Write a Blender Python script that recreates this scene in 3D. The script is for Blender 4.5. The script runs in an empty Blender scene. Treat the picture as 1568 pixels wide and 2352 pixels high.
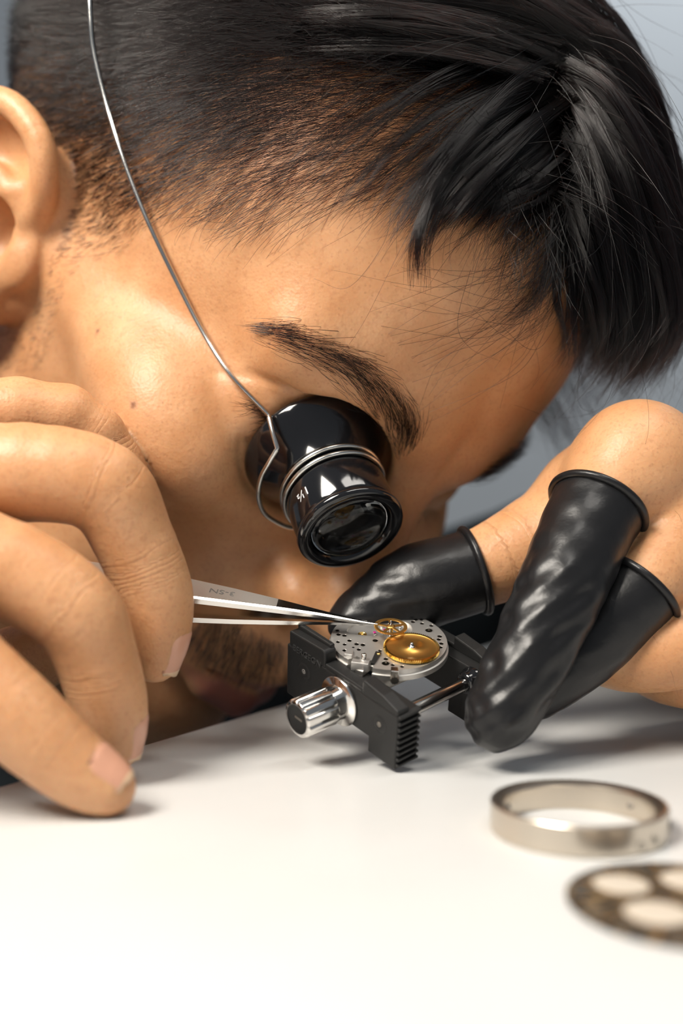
import bpy, bmesh, math, random
import numpy as np
from mathutils import Vector, Matrix

# ------------------------------------------------------------------ camera
# working unit in this script is the millimetre (x right, y away, z up, table top z = 0); MM converts to metres
MM = 0.001
CAM_H = 55.5
FPX = 2400.0
scene = bpy.context.scene
coll = scene.collection
cam_d = bpy.data.cameras.new('camera')
cam = bpy.data.objects.new('camera', cam_d)
coll.objects.link(cam)
cam.location = (0, 0, CAM_H * MM)
cam.rotation_euler = (math.pi / 2, 0, 0)
cam_d.sensor_fit = 'HORIZONTAL'
cam_d.sensor_width = 24.0
cam_d.lens = 24.0 * FPX / 1568.0
cam_d.clip_start = 0.005
cam_d.clip_end = 50.0
cam_d.dof.use_dof = True
cam_d.dof.focus_distance = 0.240
cam_d.dof.aperture_fstop = 6.5
scene.camera = cam

# ------------------------------------------------------------------ light
world = bpy.data.worlds.new('world')
scene.world = world
world.use_nodes = True
bg = world.node_tree.nodes['Background']
bg.inputs[0].default_value = (0.82, 0.90, 1.0, 1)
bg.inputs[1].default_value = 0.20

def area(name, loc, target, size, energy, color):
    l = bpy.data.lights.new(name, 'AREA')
    l.shape = 'RECTANGLE'
    l.size, l.size_y = size[0] * MM, size[1] * MM
    l.energy = energy
    l.color = color
    o = bpy.data.objects.new(name, l)
    coll.objects.link(o)
    o.location = Vector(loc) * MM
    o.rotation_euler = (Vector(target) - Vector(loc)).to_track_quat('-Z', 'Y').to_euler()
    return o
area('key_softbox', (-260, -20, 430), (-10, 250, 90), (200, 200), 4.9, (1.0, 0.93, 0.83))
area('overhead_lamp', (170, 90, 600), (60, 220, 0), (420, 120), 1.5, (1.0, 0.95, 0.88))
area('room_light', (700, 1300, 1500), (500, 2000, 300), (900, 600), 8.5, (0.92, 0.96, 1.0))
vs = scene.view_settings
vs.view_transform = 'Standard'
vs.look = 'None'
vs.gamma = 1.0
vs.use_curve_mapping = False
vs.exposure = 0.0

cy = scene.cycles
cy.max_bounces = 5; cy.diffuse_bounces = 2; cy.glossy_bounces = 3; cy.transmission_bounces = 5; cy.transparent_max_bounces = 4
cy.adaptive_threshold = 0.13; cy.adaptive_min_samples = 16
scene.cycles_curves.shape = 'RIBBONS'
scene.cycles_curves.subdivisions = 2
rng = np.random.default_rng(7)

# ------------------------------------------------------------------ object helpers
def tag(o, label=None, cat=None, group=None, kind=None):
    if label: o['label'] = label
    if cat: o['category'] = cat
    if group: o['group'] = group
    if kind: o['kind'] = kind
    return o

def empty(name, loc=(0, 0, 0)):
    o = bpy.data.objects.new(name, None)
    coll.objects.link(o)
    o.location = Vector(loc) * MM
    o.empty_display_size = 0.01
    return o

def link_mesh(name, me, mat=None, parent=None, smooth=True):
    o = bpy.data.objects.new(name, me)
    coll.objects.link(o)
    if mat is not None:
        me.materials.append(mat)
    if smooth:
        me.polygons.foreach_set('use_smooth', np.ones(len(me.polygons), bool))
    if parent is not None:
        o.parent = parent
        o.matrix_parent_inverse = Matrix.Translation(-parent.location)
    return o

def mesh_np(name, V, Fq, mat=None, parent=None, smooth=True):
    """V (n,3) in mm, Fq (m,4) or (m,3) ints or list of faces"""
    me = bpy.data.meshes.new(name)
    V = np.asarray(V, float) * MM
    if isinstance(Fq, np.ndarray):
        k = Fq.shape[1]
        me.vertices.add(len(V)); me.vertices.foreach_set('co', V.ravel().astype(np.float32))
        me.loops.add(Fq.size); me.loops.foreach_set('vertex_index', Fq.ravel().astype(np.int32))
        me.polygons.add(len(Fq)); me.polygons.foreach_set('loop_start', (np.arange(len(Fq)) * k).astype(np.int32))
        me.update(calc_edges=True)
    else:
        me.from_pydata([tuple(v) for v in V], [], Fq)
        me.update()
    me.validate()
    return link_mesh(name, me, mat, parent, smooth)

def sharp(o, deg=35):
    """smooth shading with sharp edges over an angle"""
    me = o.data
    bm = bmesh.new(); bm.from_mesh(me)
    for e in bm.edges:
        e.smooth = not (len(e.link_faces) == 2 and e.calc_face_angle(0) > math.radians(deg))
    bm.to_mesh(me); bm.free()
    return o

class Frame:
    """local frame: origin and three unit axes, all in mm"""
    def __init__(s, o, x, y, z):
        s.o = np.array(o, float); s.M = np.stack([np.array(x, float), np.array(y, float), np.array(z, float)], 1)
    def __call__(s, p):
        p = np.asarray(p, float)
        return p @ s.M.T + s.o
    def inv(s, p):
        p = np.asarray(p)
        return (p - s.o.astype(p.dtype)) @ s.M.astype(p.dtype)

def axis_frame(o, z, hint=(0, 0, 1)):
    z = np.array(z, float); z /= np.linalg.norm(z)
    h = np.array(hint, float); x = h - z * (h @ z)
    if np.linalg.norm(x) < 1e-6: x = np.array([1., 0, 0]) - z * z[0]
    x /= np.linalg.norm(x)
    return Frame(o, x, np.cross(z, x), z)

def lathe(prof, n=48, fr=None, closed=False):
    """revolve (r, t) profile about the local z axis -> V, quads list"""
    prof = np.array(prof, float); m = len(prof)
    a = np.linspace(0, 2 * np.pi, n, endpoint=False)
    V = np.stack([prof[:, None, 0] * np.cos(a), prof[:, None, 0] * np.sin(a), np.repeat(prof[:, 1:2], n, 1)], -1).reshape(-1, 3)
    Fq = []
    for i in range(m if closed else m - 1):
        i2 = (i + 1) % m
        for j in range(n):
            j2 = (j + 1) % n
            Fq.append((i * n + j, i * n + j2, i2 * n + j2, i2 * n + j))
    if fr is not None: V = fr(V)
    return V, Fq

def prism(poly, z0, z1, fr=None):
    """extrude a 2D polygon (ccw) along local z"""
    n = len(poly)
    V = [(x, y, z0) for x, y in poly] + [(x, y, z1) for x, y in poly]
    Fq = [tuple(range(n - 1, -1, -1)), tuple(range(n, 2 * n))]
    for i in range(n):
        j = (i + 1) % n
        Fq.append((i, j, n + j, n + i))
    V = np.array(V, float)
    if fr is not None: V = fr(V)
    return V, Fq

def join(parts):
    V = []; Fq = []; off = 0
    for v, f in parts:
        V.append(np.asarray(v)); Fq += [tuple(int(i) + off for i in q) for q in f]; off += len(v)
    return np.concatenate(V), Fq

def tube(path, r, n=10, cap=True, closed=False):
    """sweep a circle along a polyline (parallel transport)"""
    P = np.array(path, float); m = len(P)
    r = np.broadcast_to(np.array(r, float), (m,))
    if closed: T = np.roll(P, -1, 0) - np.roll(P, 1, 0)
    else: T = np.gradient(P, axis=0)
    T /= np.linalg.norm(T, axis=1)[:, None]
    h = np.array([0, 0, 1.]) if abs(T[0][2]) < .9 else np.array([1., 0, 0])
    N = np.cross(T[0], h); N /= np.linalg.norm(N)
    a = np.linspace(0, 2 * np.pi, n, endpoint=False)
    V = []
    for i in range(m):
        N = N - T[i] * (N @ T[i]); N /= np.linalg.norm(N)
        B = np.cross(T[i], N)
        V.append(P[i] + r[i] * (np.cos(a)[:, None] * N + np.sin(a)[:, None] * B))
    V = np.concatenate(V); Fq = []
    for i in range(m if closed else m - 1):
        i2 = (i + 1) % m
        for j in range(n):
            j2 = (j + 1) % n
            Fq.append((i * n + j, i * n + j2, i2 * n + j2, i2 * n + j))
    if cap and not closed:
        Fq.append(tuple(range(n - 1, -1, -1))); Fq.append(tuple(range((m - 1) * n, m * n)))
    return V, Fq

def catmull(P, k=8, closed=False):
    P = np.array(P, float); n = len(P)
    out = []
    rngi = n if closed else n - 1
    for i in range(rngi):
        p1 = P[i]; p2 = P[(i + 1) % n]
        p0 = P[i - 1] if (i > 0 or closed) else 2 * p1 - p2
        p3 = P[(i + 2) % n] if (i + 2 < n or closed) else 2 * p2 - p1
        t = np.linspace(0, 1, k, endpoint=False)[:, None]
        out.append(.5 * (2 * p1 + (p2 - p0) * t + (2 * p0 - 5 * p1 + 4 * p2 - p3) * t ** 2 + (3 * p1 - p0 - 3 * p2 + p3) * t ** 3))
    if not closed: out.append(P[-1:])
    return np.concatenate(out)

def at(u, v, d):
    """point at picture direction (u, v) and distance d (mm) from the camera plane"""
    return np.array([(u - 784.) / FPX * d, d, CAM_H - (v - 1176.) / FPX * d])

# ------------------------------------------------------------------ materials
def new_mat(name):
    m = bpy.data.materials.new(name); m.use_nodes = True
    return m, m.node_tree.nodes, m.node_tree.links, m.node_tree.nodes['Principled BSDF']

def simple(name, col, rough=.5, metal=0., bump=None, spec=.5, coat=0., noise_col=None, **kw):
    m, N, L, b = new_mat(name)
    b.inputs['Base Color'].default_value = (*col, 1)
    b.inputs['Roughness'].default_value = rough
    b.inputs['Metallic'].default_value = metal
    b.inputs['Specular IOR Level'].default_value = spec
    b.inputs['Coat Weight'].default_value = coat
    tc = N.new('ShaderNodeTexCoord')
    if bump:
        sc, st, dist = bump
        n = N.new('ShaderNodeTexNoise'); n.inputs['Scale'].default_value = sc; n.inputs['Detail'].default_value = 4
        L.new(tc.outputs['Object'], n.inputs['Vector'])
        bp = N.new('ShaderNodeBump'); bp.inputs['Strength'].default_value = st; bp.inputs['Distance'].default_value = dist * MM
        L.new(n.outputs['Fac'], bp.inputs['Height']); L.new(bp.outputs['Normal'], b.inputs['Normal'])
    if noise_col:
        sc, c2, lo, hi = noise_col
        n = N.new('ShaderNodeTexNoise'); n.inputs['Scale'].default_value = sc; n.inputs['Detail'].default_value = 5
        L.new(tc.outputs['Object'], n.inputs['Vector'])
        mr = N.new('ShaderNodeMapRange'); mr.inputs[1].default_value = lo; mr.inputs[2].default_value = hi
        L.new(n.outputs['Fac'], mr.inputs[0])
        mx = N.new('ShaderNodeMix'); mx.data_type = 'RGBA'
        mx.inputs[6].default_value = (*col, 1); mx.inputs[7].default_value = (*c2, 1)
        L.new(mr.outputs[0], mx.inputs[0]); L.new(mx.outputs[2], b.inputs['Base Color'])
    return m

def skin_material(name):
    m, N, L, b = new_mat(name)
    tc = N.new('ShaderNodeTexCoord')
    at_ = N.new('ShaderNodeAttribute'); at_.attribute_name = 'tint'
    def noise(sc, det=4, rough=.55):
        n = N.new('ShaderNodeTexNoise'); n.inputs['Scale'].default_value = sc
        n.inputs['Detail'].default_value = det; n.inputs['Roughness'].default_value = rough
        L.new(tc.outputs['Object'], n.inputs['Vector']); return n
    def mix(a, bb, f, blend='MIX'):
        mx = N.new('ShaderNodeMix'); mx.data_type = 'RGBA'; mx.blend_type = blend
        for i, x in ((6, a), (7, bb)):
            if isinstance(x, tuple): mx.inputs[i].default_value = (*x, 1)
            else: L.new(x, mx.inputs[i])
        if isinstance(f, (int, float)): mx.inputs[0].default_value = f
        else: L.new(f, mx.inputs[0])
        return mx.outputs[2]
    def rng_(x, lo, hi, a=0., bb=1.):
        mr = N.new('ShaderNodeMapRange')
        for i, v in enumerate((lo, hi, a, bb)): mr.inputs[i + 1].default_value = v
        L.new(x, mr.inputs[0]); return mr.outputs[0]
    blot = noise(70, 2); fine = noise(900, 1)
    base = mix((0.56, 0.275, 0.125), (0.64, 0.345, 0.175), rng_(blot.outputs['Fac'], .35, .65))
    base = mix(base, (0.42, 0.18, 0.08), rng_(fine.outputs['Fac'], .52, .75, 0, .35))
    pv = N.new('ShaderNodeTexVoronoi'); pv.inputs['Scale'].default_value = 620; L.new(tc.outputs['Object'], pv.inputs['Vector'])
    base = mix(base, (0.26, 0.11, 0.055), rng_(pv.outputs['Distance'], .10, .22, .20, 0))
    col = mix(base, at_.outputs['Color'], at_.outputs['Alpha'])
    L.new(col, b.inputs['Base Color'])
    b.inputs['Roughness'].default_value = .44
    b.inputs['Specular IOR Level'].default_value = .42
    b.inputs['Subsurface Weight'].default_value = .35
    b.inputs['Subsurface Radius'].default_value = (1.0, .35, .18)
    b.inputs['Subsurface Scale'].default_value = .0022
    vor = N.new('ShaderNodeTexVoronoi'); vor.inputs['Scale'].default_value = 1400; vor.feature = 'F1'
    L.new(tc.outputs['Object'], vor.inputs['Vector'])
    n2 = noise(300, 2)
    al = N.new('ShaderNodeAttribute'); al.attribute_name = 'along'
    fo = N.new('ShaderNodeAttribute'); fo.attribute_name = 'fold'
    def math_(op, x, y):
        mn = N.new('ShaderNodeMath'); mn.operation = op
        for i, v in enumerate((x, y)):
            if isinstance(v, (int, float)): mn.inputs[i].default_value = v
            elif v is not None: L.new(v, mn.inputs[i])
        return mn.outputs[0]
    wob = noise(140, 0)
    ph = math_('ADD', math_('MULTIPLY', al.outputs['Fac'], 2.7), math_('MULTIPLY', wob.outputs['Fac'], 5.0))
    wr = math_('MULTIPLY', math_('POWER', math_('ABSOLUTE', math_('SINE', ph, 0), 0), .6), fo.outputs['Fac'])
    # one relief in millimetres: pores, soft unevenness, folds at the joints
    hgt = math_('ADD', math_('ADD', math_('MULTIPLY', vor.outputs['Distance'], .045), math_('MULTIPLY', n2.outputs['Fac'], .16)), math_('MULTIPLY', wr, .10))
    b3 = N.new('ShaderNodeBump'); b3.inputs['Strength'].default_value = 1.0; b3.inputs['Distance'].default_value = .001
    L.new(hgt, b3.inputs['Height'])
    L.new(b3.outputs['Normal'], b.inputs['Normal'])
    return m

def hair_material(name, melanin, redness=.3, rough=.28):
    m = bpy.data.materials.new(name); m.use_nodes = True
    N, L = m.node_tree.nodes, m.node_tree.links
    N.remove(N['Principled BSDF'])
    h = N.new('ShaderNodeBsdfHairPrincipled')
    h.parametrization = 'MELANIN'
    h.inputs['Melanin'].default_value = melanin
    h.inputs['Melanin Redness'].default_value = redness
    h.inputs['Roughness'].default_value = rough
    h.inputs['Radial Roughness'].default_value = .35
    h.inputs['Random Roughness'].default_value = .2
    L.new(h.outputs[0], N['Material Output'].inputs[0])
    return m

M_SKIN = skin_material('skin')
M_HAIR = hair_material('black_hair', .97, .35, .17)
M_TABLE = simple('white_laminate', (.67, .67, .66), .32, bump=(900, .06, .05), noise_col=(25, (.645, .645, .635), .4, .7))
M_WALL = simple('wall_paint', (.62, .65, .67), .8, bump=(300, .1, .3))
M_LEG_SHADE = simple('leg_and_shade_grey', (.10, .10, .105), .7, bump=(200, .1, .3))  # table legs, and the painted shade low on the back wall
M_FLOOR = simple('floor_vinyl', (.16, .16, .17), .6, bump=(150, .1, .3))
M_SHIRT = simple('shirt_cloth', (.012, .018, .022), .85, bump=(2500, .5, .3))

# ------------------------------------------------------------------ setting: table, wall, floor
EA, EB = np.array([-69.2, 211.8]), np.array([-22.4, 292.])     # two points of the table's far edge
ED = (EB - EA) / np.linalg.norm(EB - EA); EN = np.array([ED[1], -ED[0]])   # along / inward
def edge_pt(s, t): return EA + ED * s + EN * t
rt = empty('worktable', (150, 150, -740))
poly = [edge_pt(-330, 0), edge_pt(-330, 620), edge_pt(870, 620), edge_pt(870, 0)]
bm = bmesh.new()
V, Fq = prism([tuple(p) for p in poly], -24, 0)
vs_ = [bm.verts.new(v * MM) for v in V]
for f in Fq: bm.faces.new([vs_[i] for i in f])
bmesh.ops.bevel(bm, geom=list(bm.edges), offset=.9 * MM, segments=3, affect='EDGES')
me = bpy.data.meshes.new('tabletop'); bm.to_mesh(me); bm.free()
sharp(link_mesh('tabletop', me, M_TABLE, rt), 40)
for s, t in ((-290, 50), (-290, 570), (830, 50), (830, 570)):
    c = edge_pt(s, t)
    V, Fq = prism([tuple(c + ED * a + EN * b) for a, b in ((-20, -20), (-20, 20), (20, 20), (20, -20))], -740, -24)
    mesh_np('table_leg', V, Fq, M_LEG_SHADE, rt, smooth=False)
tag(rt, 'white laminate worktable under the hands and watch parts', 'table')

def slab(name, x0, x1, y0, y1, z0, z1, mat):
    V, Fq = prism([(x0, y0), (x1, y0), (x1, y1), (x0, y1)], z0, z1)
    o = mesh_np(name, V, Fq, mat, smooth=False)
    return tag(o, kind='structure')
slab('floor', -2500, 2500, -1500, 2100, -760, -740, M_FLOOR)
slab('wall_back', -2500, 2500, 2000, 2060, -740, 1900, M_WALL)
slab('wall_shade_band', -2500, 2500, 1985, 2000, -740, -40, M_LEG_SHADE)  # added dark band: the wall's light falloff put into its colour

#@@BODY
# ------------------------------------------------------------------ signed distance modelling of the body
def smin(a, b, k):
    h = np.clip(.5 + .5 * (b - a) / k, 0, 1)
    return b * (1 - h) + a * h - k * h * (1 - h)
def smax(a, b, k): return -smin(-a, -b, k)
def s_ell(p, c, r):
    q = p - np.array(c, p.dtype); r2 = 1 / np.array(r, p.dtype) ** 2
    q = q * q; k0 = np.sqrt(q @ r2); k1 = np.sqrt(q @ (r2 * r2)) + 1e-9
    return k0 * (k0 - 1) / k1
def s_sph(p, c, r): return np.linalg.norm(p - np.array(c, float), axis=1) - r
def s_cone(p, a, b, ra, rb):
    """capsule with two radii"""
    a = np.array(a, p.dtype); d = np.array(b, p.dtype) - a
    q = p - a; dot = q @ d; dd = d @ d
    t = np.clip(dot / dd, 0, 1)
    return np.sqrt(np.maximum(np.einsum('ij,ij->i', q, q) - t * (2 * dot - t * dd), 1e-9)) - (ra + (rb - ra) * t)
def s_chain(p, pts, k=2.0):
    """pts: list of (xyz, r); points far from the chain's box get a constant 14 mm"""
    A = np.array([a for a, _ in pts]); R = max(r for _, r in pts)
    box = ((p > A.min(0) - R - 14) & (p < A.max(0) + R + 14)).all(1)
    if not box.all():
        out = np.full(len(p), 14.0, p.dtype)
        if box.any(): out[box] = s_chain(p[box], pts, k)
        return out
    d = None
    for (a, ra), (b, rb) in zip(pts[:-1], pts[1:]):
        e = s_cone(p, a, b, ra, rb)
        d = e if d is None else smin(d, e, k)
    return d

def s_far(p, pts, k=2.0):
    d = None
    for (a, ra), (b, rb) in zip(pts[:-1], pts[1:]):
        e = s_cone(p, a, b, ra, rb)
        d = e if d is None else smin(d, e, k)
    return d

# head frame: x forward, y to the person's left, z up (mm), origin between the ears
HR = np.array([[.413, .620, .667], [-.523, .761, -.383], [-.745, -.191, .639]])
_u, _s, _v = np.linalg.svd(HR); HR = _u @ _v
HT = np.array([-38.5, 338.1, 114.3])
HEAD = Frame(HT, HR[:, 0], HR[:, 1], HR[:, 2])

# loupe frame (the eyecup presses into the skin round the eye)
LAX = np.array([.31, -.64, -.70]); LAX /= np.linalg.norm(LAX)
LC = at(808, 1222, 249.0)
LF = axis_frame(LC, -LAX, (0, 0, 1))       # z runs from the lens back to the eye
def sdf_cup(w):
    q = LF.inv(w); r = np.hypot(q[:, 0], q[:, 1]); t = q[:, 2]
    rad = np.interp(t, [-5, 12, 20, 25, 29.6], [14.5, 14.8, 17.0, 19.8, 19.4])
    return np.maximum((r - rad) * .9, t - 29.8).astype(w.dtype)
def sdf_ear(q, s):
    """ear, q in head frame, s = -1 right, +1 left.  ear plane coords: back, up, out"""
    e0 = np.array([-5., s * 73., -3.])
    out = np.array([.30, s * .94, .02]); out /= np.linalg.norm(out)       # the flap points outwards and back
    bk = np.array([-.90, s * .34, -.30]); bk -= out * (bk @ out); bk /= np.linalg.norm(bk)
    up = np.cross(out, bk) * (-s); up *= np.sign(up[2])
    L = np.stack([(q - e0) @ bk, (q - e0) @ up, (q - e0) @ out], 1)
    d = smin(s_ell(L, (10, 4, 2), (17, 26, 3.2)), s_ell(L, (12, 13, 5.5), (15, 19, 2.8)), 3)                                  # shell
    d = smin(d, s_ell(L, (3, 0, -4), (16, 26, 7)), 6)                       # root to head
    hel = [(-1, 2, 1.0, 2.6), (-5, 9, 3.5, 3.2), (-6, 18, 6.5, 3.5), (-1, 27, 9.0, 3.6), (11, 31, 10.5, 3.5), (22, 27, 11.5, 3.4), (27, 17, 12, 3.2),
           (26, 3, 11, 3.0), (20, -10, 9, 3.2), (12, -20, 7, 3.8)]
    P = catmull([h[:3] for h in hel], 4); r = catmull([(h[3], 0, 0) for h in hel], 4)[:, 0]
    h = s_chain(L, [(P[i], r[i]) for i in range(len(P))], 1.0)
    conch = s_ell(L, (6, -2, 8), (10, 11, 11))                              # hollow
    scap = s_ell(L, (9, 19, 11.5), (11, 8.5, 7))
    d = smin(d, s_ell(L, (12, 4, 5), (14, 26, 6)), 4)
    d = smax(d, -conch, 2.5); d = smax(d, -scap, 2.5)
    d = smin(d, h, 2.2)
    ah = [(4, 12, 6.5), (12, 13, 8.5), (18, 4, 9), (16, -8, 8), (9, -14, 6)]
    d = smin(d, s_chain(L, [(a, 2.6) for a in catmull(ah, 4)], 1.0), 2.5)
    d = smin(d, s_ell(L, (6, -22, 4.0), (9, 11, 4.0)), 6)                 # lobe
    d = smin(d, s_ell(L, (-5.5, -5, 2.5), (5.5, 7, 3.6)), 4)                   # tragus
    return d

def sdf_features(a, m, d):
    """eyes, nose and mouth carved into the head"""
    d = smax(d, -s_sph(m, (97, 33, 19), 16), 10)                             # socket
    d = smin(d, s_ell(m, (66, 33, 19), (16, 17, 13.5)), 4)                   # lids over the eyeball
    lc = s_chain(m, [((83, 24, 36), .8), ((81.5, 32, 35), 1.0), ((79.5, 40, 33.3), 1.1), ((76.5, 46.2, 31), 1.1), ((69.8, 49.6, 26.5), .9), ((64, 53, 21), .5)], .5)
    d = smax(d, -lc, 1.4)                                                     # lid crease
    ls = s_chain(m, [((84, 18, 14), .5), ((85, 30, 12.5), .5), ((77, 42, 14), .5), ((70, 47, 17), .5)], .5)
    d = smax(d, -ls, .8)                                                      # lash line
    d = smin(d, s_ell(a, (78, 0, -36), (30, 33, 24)), 12)                    # upper jaw
    d = smin(d, s_cone(a, (88, 0, 30), (108, 0, -6), 7.5, 9.5), 9)           # nose
    d = smin(d, s_ell(a, (109, 0, -9), (11, 10, 9)), 5)
    d = smin(d, s_ell(m, (100, 12, -12), (9.5, 6.5, 7)), 8)
    d = smax(d, -s_ell(m, (104, 6.5, -19), (6, 3.2, 5)), 2)
    lip_u = s_chain(m, [((104.5, 0, -41.5), 5.0), ((103, 7, -40.5), 5.0), ((96, 17, -43.5), 4.0), ((88, 25, -47), 2.4)], 2)
    lip_l = s_chain(m, [((104.5, 0, -53), 6.6), ((100.5, 10, -52), 5.8), ((89, 24, -48), 2.8)], 2)
    d = smin(d, lip_u, 3.5)
    d2 = smin(d, lip_l, 3.5)
    gap = s_chain(m, [((112, 0, -46.0), 1.0), ((106, 10, -45.6), 1.0), ((94, 21, -46.6), .9), ((86, 27, -47.6), .8)], .5)
    d = smax(d2, -gap, 1.6)
    return d

def sdf_head(w):
    q = HEAD.inv(w)
    a = q; m = a.copy(); m[:, 1] = np.abs(a[:, 1])     # mirrored copy
    d = s_ell(a, (-10, 0, 50), (99, 75, 78))
    d = smin(d, s_ell(a, (-52, 0, 44), (60, 79, 67)), 14)
    d = smin(d, s_ell(a, (38, 0, 58), (54, 58, 50)), 12)
    d = smin(d, s_ell(a, (40, 0, -8), (52, 58, 64)), 14)
    d = smin(d, s_ell(a, (44, 0, -48), (48, 47, 38)), 14)
    d = smin(d, s_ell(a, (87, 0, -77), (18, 22, 17)), 14)
    d = smin(d, s_ell(m, (60, 47, 0), (24, 17, 15)), 14)                      # cheekbone
    d = smin(d, s_cone(m, (5, 61, 0), (56, 52, 2), 6, 8), 20)               # zygomatic arch
    d = smin(d, s_cone(m, (86, 10, 38), (71, 44, 40), 8, 7), 18)             # brow ridge
    d = smin(d, s_ell(m, (2, 47, -22), (26, 17, 44)), 14)                      # ramus of the jaw
    d = smin(d, s_cone(m, (10, 50, -50), (75, 22, -76), 12, 12), 14)         # jaw line
    fr_ = (a[:, 0] > 40) & (m[:, 1] < 72) & (a[:, 2] < 62) & (a[:, 2] > -80)
    if fr_.any(): d[fr_] = sdf_features(a[fr_], m[fr_], d[fr_])
    for s in (-1, 1):
        near = np.linalg.norm(a - np.array([-14, s * 78, 6]), axis=1) < 70
        if near.any():
            d[near] = smin(d[near], sdf_ear(a[near], s), 3)
    return smax(d, -sdf_cup(w), 3.0)

# neck / torso / arms as capsules, world mm
NECK = [HEAD((-12, 0, -20)), HEAD((-38, 0, -75)), np.array([-150, 455, 10.])]
SH_R, SH_L = np.array([-330., 400., -70.]), np.array([-70., 650., -60.])
EL_R, EL_L = np.array([-395., 190., -20.]), np.array([122., 565., 24.])
WR_R, WR_L = np.array([-165., 236., 50.]), at(1900, 1130, 292)

# right hand (holds the tweezers): joints as (u, v, distance), radius
RH = {
 'index':  [((-230, 985, 238), 11), ((150, 958, 246), 7.6), ((285, 1130, 252), 7.4), ((330, 1290, 247), 6.6)],
 'middle': [((-230, 1105, 222), 11.5), ((60, 1085, 220), 10.2), ((235, 1118, 221), 9.3), ((300, 1225, 224), 8.3), ((352, 1352, 227), 8.0), ((362, 1440, 228), 6.9), ((356, 1510, 229), 5.5)],
 'ring':   [((-240, 1240, 206), 11.5), ((20, 1310, 207), 9.6), ((168, 1400, 208), 8.7), ((215, 1490, 210), 7.8), ((246, 1600, 212), 7.5), ((258, 1665, 213), 6.4), ((264, 1712, 214), 5.0)],
 'pinky':  [((-250, 1400, 192), 10.2), ((-40, 1580, 190), 8.2), ((62, 1668, 190), 7.5), ((158, 1752, 191), 6.5), ((216, 1792, 191.5), 5.5), ((252, 1812, 191.5), 4.6)],
 'thumb':  [((-330, 1560, 250), 14), ((-90, 1555, 256), 9.5), ((60, 1515, 256), 8.8), ((170, 1450, 253), 8.2), ((235, 1420, 251), 6.6)],
}
LH = {
 'index':  [((1455, 1075, 252), 13.0), ((1372, 1165, 243), 9.9), ((1290, 1345, 233), 8.9), ((1222, 1490, 227), 7.9), ((1165, 1610, 224), 6.9), ((1142, 1652, 223), 5.9)],
 'middle': [((1600, 1180, 254), 12.5), ((1520, 1290, 244), 9.3), ((1440, 1385, 240), 8.6), ((1330, 1495, 238), 7.7), ((1230, 1580, 236), 6.4)],
 'ring':   [((1730, 1260, 258), 12.0), ((1600, 1455, 243), 9.8), ((1470, 1500, 243), 8.8), ((1370, 1495, 251), 7.6)],
 'pinky':  [((1790, 1360, 262), 11.0), ((1680, 1540, 250), 8.0), ((1560, 1550, 252), 7.4), ((1480, 1530, 260), 6.6)],
 'thumb':  [((1420, 1130, 272), 14), ((1235, 1245, 262), 11.5), ((1090, 1310, 259), 9.3), ((960, 1348, 258), 9.6), ((880, 1390, 257), 7.6), ((815, 1428, 256), 6.0)],
}
def chains(H, sub=3):
    out = {}
    for k, v in H.items():
        Q = catmull([np.append(at(*p), r) for p, r in v], sub)
        out[k] = [(q[:3], q[3]) for q in Q]
    return out
RHC, LHC = chains(RH), chains(LH)

def sdf_rhand(p):
    C = RHC
    fin = None
    for k in ('index', 'middle', 'ring', 'pinky', 'thumb'):
        e = s_chain(p, C[k], 1.5)
        fin = e if fin is None else smin(fin, e, 1.2)
    palm = None
    for k in ('index', 'middle', 'ring', 'pinky'):
        e = s_cone(p, C[k][0][0], WR_R + (np.array([0, 0, 8.]) if k in ('index', 'middle') else np.array([0, 0, -6.])), 11.5, 16)
        palm = e if palm is None else smin(palm, e, 12)
    palm = smin(palm, s_cone(p, C['thumb'][0][0], WR_R, 14, 20), 12)
    d = smin(fin, palm, 7)
    # creases on the inside of the joints
    for a, b, r in () and ((at(228, 1185, 208), at(200, 1222, 216), 1.2), (at(278, 1395, 214), at(300, 1392, 220), .9),
                    (at(150, 1430, 202), at(138, 1470, 208), 1.2), (at(172, 1640, 208), at(205, 1648, 213), .9)):
        d = smax(d, -s_cone(p, a, b, r, r), 2.0)
    return d

def sdf_lhand(p):
    C = LHC
    fin = None
    for k in ('index', 'middle', 'ring', 'pinky'):
        e = s_chain(p, C[k], 1.5)
        fin = e if fin is None else smin(fin, e, 1.5)
    palm = None
    for k in ('index', 'middle', 'ring', 'pinky'):
        e = s_cone(p, C[k][0][0], WR_L, 12.0, 18)
        palm = e if palm is None else smin(palm, e, 12)
    th = s_chain(p, C['thumb'], 1.5)
    th = smin(th, s_cone(p, C['thumb'][0][0], WR_L, 15, 20), 10)
    web = s_cone(p, at(1330, 1120, 262), at(1450, 1120, 262), 9, 12)
    palm = smin(palm, web, 10)
    d = smin(fin, palm, 7)
    d = smin(d, th, 6)
    d = smin(d, s_sph(p, at(1470, 1050, 250), 13.0), 6)        # knuckle
    return d

def sdf_arms(p):
    d = s_far(p, [(WR_R, 25), (.5 * (WR_R + EL_R), 36), (EL_R, 40), (SH_R, 48)], 10)
    d = np.minimum(d, s_far(p, [(WR_L, 25), (.5 * (WR_L + EL_L), 31), (EL_L, 34), (SH_L, 46)], 10))
    d = smin(d, s_cone(p, SH_R, SH_L, 55, 55), 20)
    d = smin(d, s_far(p, [(NECK[0], 50), (NECK[1], 48), (NECK[2], 55)], 15), 20)
    d = smin(d, s_cone(p, (-190, 500, -90), (-260, 560, -330), 100, 120), 30)
    return d

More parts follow.
